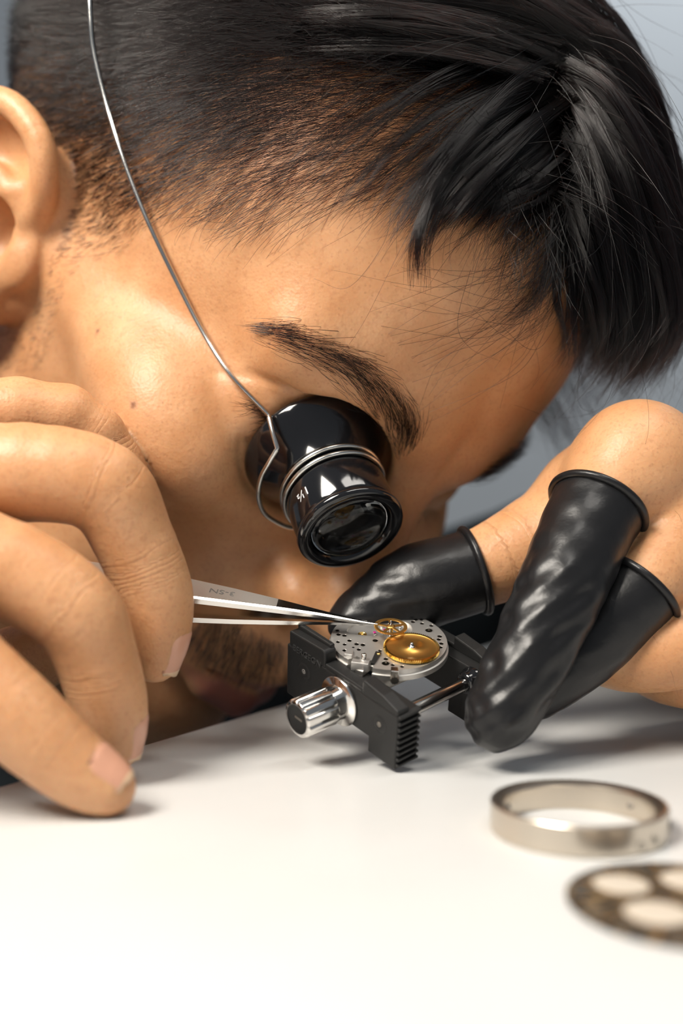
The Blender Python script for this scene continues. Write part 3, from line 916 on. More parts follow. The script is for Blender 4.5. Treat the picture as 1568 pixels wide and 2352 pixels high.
# ------------------------------------------------------------------ tweezers
TIP = MOV(WC + np.array([-3.0, .5, .05]))
tb = at(250, 1356, 243.0)
TX = tb - TIP; TX /= np.linalg.norm(TX)
TW = np.array([.05, .93, .36]); TW -= TX * (TW @ TX); TW /= np.linalg.norm(TW)
TN = np.cross(TW, TX); TN *= np.sign(TN[2])
TF = Frame(TIP, TX, TW, TN)
troot = empty('tweezers', TF((40, 0, 0)))
tag(troot, 'steel watchmaker tweezers held in the bare fingers', 'tweezers')
st = np.array([0, 3, 8, 14, 20, 24, 34, 46, 62, 84, 100, 116, 122])
wd = np.array([.35, .7, 1.4, 2.4, 3.7, 4.5, 6.6, 8.6, 9.6, 9.8, 9.0, 7.6, 6.4]) * .58
hh = np.array([.30, .50, 1.0, 1.6, 2.1, 2.4, 3.0, 3.6, 4.3, 4.4, 3.0, 1.3, .9])      # outer face height
tk = np.array([.28, .45, .78, 1.1, 1.3, 1.4, 1.5, 1.6, 1.5, 1.3, 1.2, 1.2, .88])         # thickness
ss = np.linspace(0, 122, 84)
wd, hh, tk = (np.interp(ss, st, x) for x in (wd, hh, tk))
for sg in (1, -1):
    V = []
    for s_, w_, h_, t_ in zip(ss, wd, hh, tk):
        b_ = min(.55, w_ * .45)
        sec = [(-w_, h_ - t_), (w_, h_ - t_), (w_, h_ - b_ * .6), (w_ - b_, h_), (-w_ + b_, h_), (-w_, h_ - b_ * .6)]
        V += [(s_, y, sg * z) for y, z in sec]
    V = np.array(V); m = 6
    Fq = [(i * m + j, i * m + (j + 1) % m, (i + 1) * m + (j + 1) % m, (i + 1) * m + j) for i in range(len(ss) - 1) for j in range(m)]
    Fq += [tuple(range(m)), tuple(range((len(ss) - 1) * m, len(ss) * m))]
    if sg < 0: Fq = [tuple(reversed(f)) for f in Fq]
    arm_ = sharp(mesh_np('tweezer_arm', TF(V), Fq, M_STEEL, troot), 18)
    arm_.data.materials.append(M_BRUSH)
    for p_ in arm_.data.polygons:          # satin outer face behind the ground tip
        i = p_.index
        if i < (len(ss) - 1) * m and i % m in (3,) and ss[i // m] > 23: p_.material_index = 1
sl_ = (np.interp(38, ss, hh) - np.interp(30, ss, hh)) / 8
tx = TX + TN * sl_; tx /= np.linalg.norm(tx); tn = np.cross(tx, -TW); tn *= np.sign(tn @ TN)
text_mesh('size_marking', '3-SN', 3.0, Frame(TF((36.5, .3, np.interp(36.5, ss, hh) + .05)), tx, np.cross(tn, tx), tn), M_MARK, troot, .06)

# ------------------------------------------------------------------ loupe
lroot = empty('eye_loupe', LF((0, 0, 28)))
tag(lroot, 'black eye loupe on a wire headband, worn over one eye', 'loupe')
V, Fq = lathe([(9.9, 1.2), (10.3, .35), (11.2, .0), (12.4, .0), (13.1, .5), (13.3, 1.4), (13.0, 2.3), (12.55, 2.6)], 96, LF); mesh_np('lens_ring', V, Fq, M_GLOSS, lroot)
V, Fq = lathe([(12.4, 2.4), (12.75, 3.2), (12.75, 12.0), (12.3, 12.3), (12.3, 17.4), (12.8, 17.8)], 96, LF); brl = sharp(mesh_np('barrel', V, Fq, M_GLOSS, lroot), 30)
V, Fq = lathe([(12.8, 17.6), (13.1, 18.6), (13.9, 20.6), (15.3, 22.8), (16.8, 24.8), (18.0, 26.6), (18.7, 28.0), (18.9, 28.9), (18.6, 29.5), (18.0, 29.4), (17.2, 27.5), (15.5, 24.5), (13.2, 21.0), (11.6, 18.0), (11.4, 3.0), (10.0, 1.6)], 96, LF); mesh_np('eyecup', V, Fq, M_GLOSS, lroot)
lp = [(0, .25)] + [(10.2 * k, .25 + 1.1 * k * k) for k in (.2, .4, .6, .8, 1.0)] + [(10.2, 3.0)] + [(10.2 * k, 4.6 - 1.6 * k * k) for k in (.8, .6, .4, .2)] + [(0, 4.6)]
V, Fq = lathe(lp, 64, LF); mesh_np('lens', V, Fq, M_GLASS, lroot)
V, Fq = lathe([(10.6, 6.0), (10.2, 6.2), (8.6, 9.5), (8.4, 10), (10.8, 10.2)], 64, LF); mesh_np('inner_stop', V, Fq, M_GLOSS, lroot)
# angle on the barrel that faces the given picture point
def lang(u, v, t, r):
    best = min(range(360), key=lambda k: (lambda p: (784 + FPX * p[0] / p[1] - u) ** 2 + (1176 - FPX * (p[2] - CAM_H) / p[1] - v) ** 2 + (p[1] > LF((0, 0, t))[1]) * 1e9)(LF((r * math.cos(math.radians(k)), r * math.sin(math.radians(k)), t))))
    return math.radians(best)
ta = lang(690, 1125, 9, 12.75)
rad_ = LF.M @ np.array([math.cos(ta), math.sin(ta), 0])
text_mesh('power_marking', '1\u00bd', 3.4, Frame(LF((12.8 * math.cos(ta), 12.8 * math.sin(ta), 8.0)), np.cross(LAX, rad_), LAX, rad_), M_WHITE, lroot, .04, wrap_r=12.8)
def on_surface(fn, uv, off, d0=180., d1=420.):
    """distance along view directions at which fn = 0, then pulled back by off mm"""
    D = np.stack([[(u - 784.) / FPX, 1., -(v - 1176.) / FPX] for u, v in uv]); L_ = np.linalg.norm(D, axis=1)
    o = np.array([0, 0, CAM_H]); t = np.full(len(D), d0)
    for _ in range(80):
        d = fn(o + D * t[:, None]); t = np.clip(t + d / L_ * .8, d0, d1)
    return o + D * (t - off)[:, None]
vis = [(206, -30), (208, 40), (216, 120), (245, 240), (272, 330), (300, 410), (345, 520), (410, 655), (470, 770), (530, 862)]
offs = np.array([20, 18, 15, 9.5, 7, 5, 3.5, 2.5, 2.5, 3.5])
P1 = np.stack([on_surface(sdf_head, [uv], o)[0] for uv, o in zip(vis, offs)])
back_ = [HEAD(q) for q in ((30, 76, 40), (0, 80, 52), (-50, 74, 66), (-88, 48, 78), (-104, 0, 84), (-98, -46, 90), (-74, -80, 92))]
P1 = np.concatenate([[at(203, -150, P1[0][1] + 5)], P1])
P2 = np.stack([at(612, 948, 252.5), at(618, 960, 251.5)]); P3 = np.stack([at(628, 1000, 250.5), at(637, 1030, 250)])
P4 = catmull([at(637, 1030, 250), at(618, 1062, 251), at(600, 1096, 253), at(593, 1140, 256), at(606, 1178, 260), at(636, 1200, 264), at(670, 1212, 267), at(720, 1205, 269)], 6)
pa = np.concatenate([catmull(np.concatenate([back_, P1, P2]), 6), P3, P4[1:]])
V, Fq = tube(pa, .62, 10); mesh_np('headband_wire', V, Fq, M_WIRE, lroot)
ang0 = np.linspace(0, 4 * np.pi, 150); ang = ang0 + 3.6
V, Fq = tube(LF(np.stack([12.95 * np.cos(ang), 12.95 * np.sin(ang), 12.9 + 4.8 * ang0 / (4 * np.pi)], 1)), .62, 10); mesh_np('wire_coil', V, Fq, M_WIRE, lroot)

# ------------------------------------------------------------------ case ring and dial on the table
rc = at(1328, 1908, 182.0); rc[2] = 0
rroot = empty('case_ring', rc)
tag(rroot, 'steel watch case ring lying on the white table beside the dial', 'watch case')
RF = Frame(rc, (1, 0, 0), (0, 1, 0), (0, 0, 1))
V, Fq = lathe([(13.4, .05), (14.9, .05), (15.2, .35), (15.2, 4.9), (15.0, 5.15), (14.6, 5.2), (13.3, 4.7), (13.2, 4.4), (12.9, 4.3), (12.9, 1.4), (13.4, 1.2)], 128, RF, closed=True)
sharp(mesh_np('ring', V, Fq, M_CASE, rroot), 25)
for t, z, r in ((-62, 1.6, .7), (-50, 2.0, .6), (-22, 2.4, 1.0)):
    d = np.array([math.cos(math.radians(t)), math.sin(math.radians(t)), 0])
    V, Fq = lathe([(0, .05), (r * .7, .05), (r, .35), (r, -.4)], 18, axis_frame(RF(d * 15.1 + np.array([0, 0, z])), d)); mesh_np('crown_tube', V, Fq, M_HOLE, rroot)
for t in (150, 32):
    d = np.array([math.cos(math.radians(t)), math.sin(math.radians(t)), 0])
    V, Fq = lathe([(0, .3), (.5, .3), (.6, .0)], 14, axis_frame(RF(d * 12.9 + np.array([0, 0, 2.4])), -d)); mesh_np('lug_screw', V, Fq, M_HOLE, rroot)

dc_ = at(1568, 2078, 147.7); dc_[2] = 0
droot = empty('watch_dial', dc_)
tag(droot, 'black and gilt watch dial with pale round openings at the picture edge', 'watch dial')
DFr = Frame(dc_, (1, 0, 0), (0, 1, 0), (0, 0, 1))
V, Fq = lathe([(0, .02), (15.9, .02), (16.2, .2), (16.2, .55), (15.9, .7), (0, .7)], 120, DFr); dl = sharp(mesh_np('dial_plate', V, Fq, M_DIAL, droot), 25)
for x, y, r in ((-7.2, 5.8, 4.3), (-5.2, -5.2, 4.7), (3.4, 7.4, 4.4), (6.6, -4.2, 4.6)):
    F2 = Frame(DFr((x, y, .7)), (1, 0, 0), (0, 1, 0), (0, 0, 1))
    V, Fq = lathe([(0, .12), (r - .3, .12), (r - .2, .1)], 48, F2); mesh_np('sub_dial', V, Fq, M_CREAM, droot)
    V, Fq = lathe([(r - .25, .08), (r - .2, .2), (r, .2), (r + .05, 0)], 48, F2); mesh_np('sub_dial_rim', V, Fq, M_DIALRIM, droot)
for k in range(60):
    t = 2 * math.pi * k / 60; u = np.array([math.cos(t), math.sin(t)]); v = np.array([-u[1], u[0]]); w_ = .30 if k % 5 == 0 else .14
    V, Fq = prism([tuple(u * 13.2 - v * w_), tuple(u * 15.2 - v * w_), tuple(u * 15.2 + v * w_), tuple(u * 13.2 + v * w_)], .7, .78, DFr)
    mesh_np('minute_mark', V, Fq, M_BRASS if k % 5 == 0 else M_MARK, dl, smooth=False)

# ------------------------------------------------------------------ finger cots
def cot(chain, i0, rim_r, wr, name_label, h=.75, thick=.75, seed=0, tilt=None):
    pts = chain[i0:]
    ax = pts[1][0] - pts[0][0]; ax /= np.linalg.norm(ax)
    if tilt is not None: ax = ax + np.array(tilt); ax /= np.linalg.norm(ax)
    long_ = pts[-1][0] - pts[0][0]; Ln = np.linalg.norm(long_); long_ = long_ / Ln
    x_ = np.cross(long_, [0, 1, 0.]); x_ /= np.linalg.norm(x_); y_ = np.cross(long_, x_)
    P0 = pts[0][0]; back = [(P0 - ax * 4, pts[0][1])] + pts
    def f(p):
        d = s_far(p, back, 1.5) - thick
        q = p - P0.astype(p.dtype); s = q @ long_.astype(p.dtype); x = q @ x_.astype(p.dtype); y = q @ y_.astype(p.dtype)
        k = np.clip((s / Ln - .22) / .3, 0.12, 1) * wr
        wv = np.sin(x * .95 + .22 * s + seed + .8 * np.sin(s * .21)) * np.sin(s * .33 + .35 * x + seed * 2) + .6 * np.sin(y * 1.1 - .3 * s + seed) * np.sin(s * .27 + 1.3)
        d = d - k * np.abs(wv) ** 1.4 * np.sign(wv) * .55
        return smax(d, -(q @ ax.astype(p.dtype)), .3)
    A = np.array([a for a, _ in back]); lo = A.min(0) - 14; hi = A.max(0) + 14
    g = [np.arange(lo[i], hi[i], h) for i in range(3)]
    V, Fq = surface_nets(f, *g)
    o = mesh_np('finger_cot', V, Fq, M_LATEX, person); o['label'] = name_label
    fr = axis_frame(P0, ax)
    a = np.linspace(0, 2 * np.pi, 56, endpoint=False)
    # the rolled rim hugs the finger outline at the cut
    ring = []
    for t in a:
        u = fr.M @ np.array([math.cos(t), math.sin(t), 0]); lo_, hi_ = 2., 22.
        for _ in range(18):
            mid = (lo_ + hi_) / 2
            if s_far((P0 + u * mid)[None], back, 1.5)[0] < thick: lo_ = mid
            else: hi_ = mid
        ring.append(P0 + u * (lo_ + rim_r * .3))
    V, Fq = tube(np.array(ring), rim_r, 12, closed=True)
    mesh_np('rolled_rim', V, Fq, M_LATEX, o)
def idx(chain, u, v):
    return min(range(len(chain)), key=lambda i: (784 + FPX * chain[i][0][0] / chain[i][0][1] - u) ** 2 + (1176 - FPX * (chain[i][0][2] - CAM_H) / chain[i][0][1] - v) ** 2)
cot(LHC['index'], idx(LHC['index'], 1372, 1165), .95, .8, 'wrinkled black latex cot on the index finger', seed=.6)
cot(LHC['thumb'], idx(LHC['thumb'], 1085, 1310), .95, .45, 'black latex cot on the thumb', seed=2.1)
cot(LHC['middle'], idx(LHC['middle'], 1480, 1340), .9, .25, 'black latex cot on the middle finger', seed=3.7)

# ------------------------------------------------------------------ fingernails of the bare hand
def nail(chain, dorsal, length, half_deg, over=.6, back=.0):
    P = np.array([c[0] for c in chain]); tip = P[-1]; ax = P[-1] - P[-4]; ax /= np.linalg.norm(ax)
    dz = np.array(dorsal, float); dz -= ax * (dz @ ax); dz /= np.linalg.norm(dz); sd = np.cross(ax, dz)
    rt_ = chain[-1][1]
    ns, nt = 16, 13
    T = np.zeros((ns, nt)); base = []
    for i in range(ns):
        s = -length + rt_ * .62 + (length) * i / (ns - 1)
        base.append(tip + ax * s)
    row = np.minimum(np.arange(ns) / 5., 1); ws = np.sqrt(1 - (1 - row) ** 2 * .75); ws[-3:] *= (.97, .90, .78)
    D = np.stack([[dz * math.cos(t) + sd * math.sin(t) for t in np.radians(np.linspace(-half_deg, half_deg, nt) * w)] for w in ws])
    pts = np.array(base)[:, None].repeat(nt, 1)
    lo_ = np.zeros((ns, nt)); hi_ = np.full((ns, nt), 13.)
    for _ in range(18):
        mid = (lo_ + hi_) / 2
        v = sdf_rhand((pts + D * mid[..., None]).reshape(-1, 3)).reshape(ns, nt)
        lo_ = np.where(v < 0, mid, lo_); hi_ = np.where(v < 0, hi_, mid)
    T = lo_
    e = np.linspace(-1, 1, nt)
    cap = T[max(0, ns - 5)]
    for i in range(ns):                                        # keep the free edge from diving round the tip
        if i > ns - 5: T[i] = np.maximum(T[i], cap - (i - (ns - 5)) * .22)
    sh = np.stack([np.where(np.abs(e) > .8 - .0 * i, -.12, .16) for i in range(ns)])
    sh[:2] = -.1
    top = pts + D * (T + sh + .05)[..., None]
    # round the corners of the free edge
    top[-1] = top[-1] - ax * (e ** 2)[:, None] * 1.3
    top[0] = top[0] + ax * (e ** 2)[:, None] * 1.2
    bot = top - D * .45
    V = np.concatenate([top.reshape(-1, 3), bot.reshape(-1, 3)]); N_ = ns * nt
    Fq = [(i * nt + j, i * nt + j + 1, (i + 1) * nt + j + 1, (i + 1) * nt + j) for i in range(ns - 1) for j in range(nt - 1)]
    Fq += [tuple(N_ + k for k in reversed(f)) for f in list(Fq)]
    rim = [j for j in range(nt)] + [i * nt + nt - 1 for i in range(1, ns)] + [(ns - 1) * nt + j for j in range(nt - 2, -1, -1)] + [i * nt for i in range(ns - 2, 0, -1)]
    Fq += [(rim[k], rim[k - 1], N_ + rim[k - 1], N_ + rim[k]) for k in range(len(rim))]
    o = mesh_np('fingernail', V, Fq, M_NAIL, person)
    o.data.materials.append(M_NAILTIP)
    for p_ in o.data.polygons:
        if p_.index < (ns - 1) * (nt - 1) and p_.index // (nt - 1) >= ns - 3: p_.material_index = 1
nail(RHC['middle'], (.95, -.22, .05), 11, 50)
nail(RHC['ring'], (.97, -.10, .15), 10, 48)
nail(RHC['pinky'], (.70, -.36, .60), 8.8, 50)

# ------------------------------------------------------------------ shirt
def sdf_shirt(p):
    d = sdf_arms(p) - 9.0
    d = smin(d, s_ell(p, (-230, 540, -170), (190, 150, 190)), 30)
    for w_, e_ in ((WR_R, EL_R), (WR_L, EL_L)):
        ax = (e_ - w_) / np.linalg.norm(e_ - w_); q = p - w_.astype(p.dtype)
        s = q @ ax.astype(p.dtype); side_ = np.linalg.norm(q - s[:, None] * ax.astype(p.dtype), axis=1) < 90
        d = np.where(side_ & (s < 120), smax(d, 45 - s, 2.), d)
    na = (NECK[0] - NECK[2]); na = na / np.linalg.norm(na); q = p - NECK[2].astype(p.dtype); s = q @ na.astype(p.dtype)
    near = np.linalg.norm(q - s[:, None] * na.astype(p.dtype), axis=1) < 110
    d = np.where(near & (s > 0), smax(d, s - 18, 3.), d)
    return d
V, Fq = surface_nets(sdf_shirt, np.arange(-600, 420, 5.5), np.arange(60, 800, 5.5), np.arange(-480, 220, 5.5))
sh_ = mesh_np('shirt', V, Fq, M_SHIRT, person); sh_['label'] = 'dark blue-black shirt'
#@@HAIR
# ------------------------------------------------------------------ hair
def hair_obj(name, strands, r_root, r_tip, mat, label=None):
    """strands: list of (k, n, 3) arrays in mm, each a set of k strands with n points"""
    sizes = np.concatenate([np.full(s.shape[0], s.shape[1]) for s in strands])
    pos = np.concatenate([s.reshape(-1, 3) for s in strands]) * MM
    rad = np.concatenate([np.tile(np.interp(np.linspace(0, 1, s.shape[1]), [0, .55, 1], [r_root, r_root * .9, r_tip]), s.shape[0]) for s in strands]) * MM
    cu = bpy.data.hair_curves.new(name)
    cu.add_curves([int(x) for x in sizes])
    cu.points.foreach_set('position', pos.ravel().astype(np.float32))
    cu.points.foreach_set('radius', rad.astype(np.float32))
    cu.materials.append(mat)
    o = bpy.data.objects.new(name, cu); coll.objects.link(o)
    o.parent = person; o.matrix_parent_inverse = Matrix.Translation(-person.location)
    o['kind'] = 'stuff'
    if label: o['label'] = label
    return o

def skull(p):
    q = HEAD.inv(p)
    d = s_ell(q, (-10, 0, 50), (99, 75, 78))
    d = smin(d, s_ell(q, (-52, 0, 44), (60, 79, 67)), 14)
    return smin(d, s_ell(q, (38, 0, 58), (54, 58, 50)), 12)
def push_out(P, clear=.6, fn=skull):
    sh = P.shape; p = P.reshape(-1, 3); d = fn(p)
    k = np.where(d < clear)[0]
    if len(k):
        q = p[k]; g = np.stack([fn(q + e) - fn(q - e) for e in np.eye(3) * .2], 1); g /= np.linalg.norm(g, axis=1)[:, None] + 1e-9
        p = p.copy(); p[k] = q + g * (clear - d[k])[:, None]
    return p.reshape(sh)
def resample(P, n):
    P = np.asarray(P); L_ = np.r_[0, np.cumsum(np.linalg.norm(np.diff(P, axis=0), axis=1))]
    t = np.linspace(0, L_[-1], n); return np.stack([np.interp(t, L_, P[:, i]) for i in range(3)], 1)

# roots: face centres of the body with their normals
fc = BV[BF].mean(1)
e1_, e2_ = BV[BF[:, 2]] - BV[BF[:, 0]], BV[BF[:, 3]] - BV[BF[:, 1]]
fn_ = np.cross(e1_, e2_); fa = np.linalg.norm(fn_, axis=1) / 2; fn_ = fn_ / (2 * fa[:, None] + 1e-9)
fq = HEAD.inv(fc); fnq = fn_ @ HR
hd = np.abs(sdf_head(fc)) < 1.2
fw, lf, up_ = fq.T
near_ear = np.zeros(len(fc), bool)
for s_ in (-1, 1):
    k_ = np.where(hd & (np.linalg.norm(fq - np.array([-14, s_ * 78, 6]), axis=1) < 60))[0]
    near_ear[k_[sdf_ear(fq[k_], s_) < 1.5]] = True
def pick(mask, n, dens=None):
    w = fa * mask * (1 if dens is None else dens); w = w / w.sum()
    i = rng.choice(len(fc), n, p=w)
    j = rng.uniform(-.5, .5, (n, 2))
    return i, fc[i] + e1_[i] * j[:, :1] * .5 + e2_[i] * j[:, 1:] * .5
def unit(v): return v / (np.linalg.norm(v, axis=-1, keepdims=True) + 1e-9)
def grow(root, d0, d1, L_, n, wob=.0):
    """strands that leave along d0 and bend towards d1"""
    t = np.linspace(0, 1, n)[None, :, None]
    d = unit(d0[:, None] * (1 - t) + d1[:, None] * t)
    if wob: d = unit(d + rng.normal(0, wob, (len(root), 1, 3)) * np.sin(t * 3.0) + rng.normal(0, wob * .5, (len(root), 1, 3)) * np.sin(t * 7))
    st_ = np.concatenate([np.zeros((len(root), 1, 3)), np.cumsum(d[:, :-1], 1)], 1) * (L_[:, None, None] / (n - 1))
    return root[:, None] + st_

HF, HL, HU = HR[:, 0], HR[:, 1], HR[:, 2]
# forward limit of the hair as a function of height
fb = np.interp(up_, [-10, 4, 15, 24, 34, 44, 50, 56, 63, 75, 87, 96, 100], [6, 13, 20, 24, 28, 40, 50, 57, 58, 63, 69, 79, 80])
fb = fb + np.where(up_ > 80, np.clip(1 - np.abs(lf) / 45, 0, 1) * 4, 0)
scalp = hd & (fw < fb) & (up_ > np.interp(fw, [-110, -60, -10, 6, 20], [-10, 5, 22, -4, 2])) & ~near_ear
sets = []
# 1 clipped sides: short at the ear, longer upwards
side_m = scalp & (up_ < 108)
edge = np.clip((fb - fw) / 9, .12, 1)
n1 = 78000
i, rt_ = pick(side_m, n1, edge * np.interp(up_, [0, 20, 45, 70, 110], [.45, .7, 1.0, 1.7, 1.5]) * np.where(lf < 20, 1, .25) * np.where((fw > 30) & (up_ > 48), np.interp(fw, [30, 45], [1, .5]), 1) * np.interp(fw, [-80, -60, -18, 34], [4.0, 4.4, 3.6, 1.2]) * np.where(fw < -95, .2, 1))
L_ = np.interp(up_[i], [-5, 8, 20, 35, 55, 75, 105], [1.2, 2.4, 4.2, 7.5, 12, 17, 26]) * rng.uniform(.7, 1.15, n1) * np.interp(fw[i], [-100, -20, 10, 60], [1.25, 1.2, 1.0, 1.0])
bk = np.interp(fw[i], [-60, -20, 30, 70], [.85, .65, .28, .10])
d0 = -HU * np.sqrt(1 - bk ** 2)[:, None] - HF * bk[:, None]
d0 = d0 - fn_[i] * np.einsum('ij,ij->i', d0, fn_[i])[:, None]
d0 = unit(unit(d0) + rng.normal(0, .13, (n1, 3)))
thin = np.clip((fw[i] - 25) / 25, 0, 1)[:, None]
d0 = unit(d0 + fn_[i] * (np.interp(up_[i], [0, 40, 80], [.28, .34, .42]) + np.interp(fw[i], [-40, 5], [.35, 0]))[:, None])
d1 = unit(d0 - fn_[i] * .38 + rng.normal(0, .18, (n1, 3)) * (1 + thin))
sets.append(push_out(grow(rt_, d0, d1, L_, 7, .06), .12))
# 2 long top hair lying over the skull towards the left side and the forehead
top_m = scalp & (lf > -22) & (up_ > np.interp(lf, [-22, 0, 60], [100, 60, 40])) & (fw > -75) & (fw < 66)
n2 = 7000
i, rt_ = pick(top_m, n2)
d0 = HL * .75 + HF * np.interp(fw[i], [-60, 70], [.95, .45])[:, None]
d0 = d0 - fn_[i] * np.einsum('ij,ij->i', d0, fn_[i])[:, None]
d0 = unit(unit(d0) + fn_[i] * .75 + rng.normal(0, .12, (n2, 3)))
d1 = unit(HL * .55 + HF * .75 - HU * .15 + rng.normal(0, .16, (n2, 3)))
P = grow(rt_, d0, d1, rng.uniform(22, 46, n2), 12, .10)
sets.append(push_out(P, .8))
# crown and back of the head, combed over
cr_m = scalp & (up_ > 84) & (fw < 8)
n3 = 7000
i, rt_ = pick(cr_m, n3)
d0 = HL * .7 + HF * .6; d0 = d0 - fn_[i] * np.einsum('ij,j->i', fn_[i], d0)[:, None]
d0 = unit(unit(d0) + fn_[i] * .45 + rng.normal(0, .12, (n3, 3)))
sets.append(push_out(grow(rt_, d0, unit(d0 - fn_[i] * .55 + HF * .2), rng.uniform(16, 30, n3), 9, .08), .5))
# 3 locks that follow guides
NG = 22
def locks(guides, clumps, per, spread, tight, noise, lenv=(.75, 1.0), depth=6., start=0.):
    G = np.stack([resample(catmull([at(*p) for p in g], 8), NG) for g in guides])
    out = []
    t = np.linspace(0, 1, NG)
    for _ in range(clumps):
        x = rng.uniform(0, len(G) - 1.001); k = int(x); f = x - k
        base = G[k] * (1 - f) + G[k + 1] * f if len(G) > 1 else G[0]
        off = rng.normal(0, spread, 3); off[1] += abs(rng.normal(0, depth)); off2 = off * .6 + rng.normal(0, spread * .7, 3)
        c = base + off * (1 - t)[:, None] + off2 * t[:, None]
        ph = rng.uniform(0, 6.28, 3); fr_ = rng.uniform(2.5, 5.5)
        c = c + noise * np.stack([np.sin(fr_ * t + p) for p in ph], 1) * t[:, None]
        a = rng.normal(0, 1, (per, 1, 3)); b = rng.normal(0, 1, (per, 1, 3))
        tt = t[None, :, None]
        wid = tight * (1.0 - .55 * tt)
        S_ = c[None] + a * wid + b * .55 * np.sin(tt * rng.uniform(2, 6, (per, 1, 1))) * tt
        Lf = rng.uniform(*lenv, (per, 1, 1))
        st0 = rng.uniform(0, start) if start else 0.
        idx_ = np.clip(st0 + rng.uniform(0, .12, (per, 1)) * (start > 0) + np.linspace(0, 1, NG)[None] * (Lf[..., 0] - st0 * .6), 0, 1) * (NG - 1)
        i0 = np.clip(idx_.astype(int), 0, NG - 2); fr2 = (idx_ - i0)[..., None]
        r_ = np.arange(per)[:, None]
        out.append(S_[r_, i0] * (1 - fr2) + S_[r_, i0 + 1] * fr2)
    return push_out(np.concatenate(out), .7)
sweep = [[(1150, 40, 258), (960, 100, 243), (800, 190, 237), (680, 270, 237), (600, 330, 241)],
         [(1210, 110, 259), (1010, 180, 242), (860, 280, 235), (760, 370, 234), (700, 440, 236)],
         [(1240, 150, 259), (1080, 230, 240), (940, 340, 233), (850, 430, 232), (790, 490, 234)],
         [(1265, 170, 260), (1130, 240, 241), (1000, 360, 232), (930, 460, 231), (880, 525, 232)],
         [(1280, 200, 260), (1160, 270, 243), (1050, 380, 233), (985, 460, 231), (945, 545, 232)],
         [(1290, 250, 261), (1220, 310, 246), (1130, 385, 236), (1060, 450, 233), (1005, 510, 234)],
         [(1297, 320, 262), (1260, 360, 250), (1190, 420, 241), (1120, 465, 238), (1070, 515, 238)],
         [(1300, 400, 263), (1275, 440, 254), (1230, 480, 247), (1180, 505, 243), (1130, 540, 241)]]
sets.append(locks([[(1270, 190, 260), (1130, 270, 241), (1020, 410, 231), (968, 530, 229), (955, 655, 231)], [(1272, 200, 260), (1120, 285, 241), (1010, 415, 231), (960, 540, 229), (962, 640, 231)]], 12, 34, 1.0, .4, .8, depth=1., lenv=(.85, 1.0)))
sets.append(locks(sweep[3:], 140, 40, 2.2, .5, 1.4, depth=3., lenv=(.6, 1.0)))
sets.append(locks(sweep[:4], 34, 14, 3.0, .8, 2.2, depth=2.))
over = [[(330, 60, 277), (520, 40, 259), (720, 30, 244), (930, 40, 242), (1130, 90, 248)],
        [(420, 130, 267), (590, 100, 253), (770, 80, 242), (980, 90, 241), (1190, 140, 249)],
        [(430, -40, 276), (700, -60, 257), (960, -60, 246), (1200, -20, 252), (1380, 120, 262)],
        [(700, -140, 275), (1000, -130, 260), (1250, -60, 262), (1420, 80, 270), (1490, 260, 276)]]
sets.append(locks(over, 210, 24, 3.4, .55, 1.6, depth=4., start=.6))
fringe = [[(1240, 60, 264), (1370, 60, 266), (1460, 190, 272), (1520, 420, 276), (1545, 640, 278), (1500, 840, 280)],
          [(1250, 110, 262), (1380, 140, 260), (1490, 300, 262), (1550, 520, 264), (1560, 720, 266), (1490, 870, 268)],
          [(1260, 150, 261), (1360, 200, 256), (1460, 360, 254), (1520, 560, 255), (1530, 740, 257), (1450, 860, 262)],
          [(1270, 200, 261), (1340, 270, 254), (1420, 430, 251), (1470, 620, 252), (1480, 760, 255), (1410, 860, 259)],
          [(1275, 280, 262), (1320, 360, 255), (1370, 500, 252), (1400, 650, 253), (1400, 780, 256), (1360, 850, 260)],
          [(1275, 380, 263), (1300, 460, 257), (1325, 570, 254), (1345, 680, 255), (1350, 770, 258), (1330, 810, 260)]]
sets.append(locks(fringe, 230, 40, 3.0, .55, 2.2, depth=7.))
sets.append(locks([g[:1] + [(u - 6, v, d + 16) for u, v, d in g[1:]] for g in fringe], 90, 36, 4.0, 1.1, 2.0, depth=9.))
hairline = [[(1290, 420, 262), (1230, 470, 250), (1160, 560, 244), (1120, 640, 243)], [(1295, 520, 263), (1270, 560, 255), (1220, 660, 249), (1110, 720, 245)], [(1298, 600, 264), (1300, 660, 257), (1270, 740, 253), (1160, 800, 251)]]
sets.append(locks(hairline, 34, 7, 2.2, 1.6, 2.5, depth=2.))
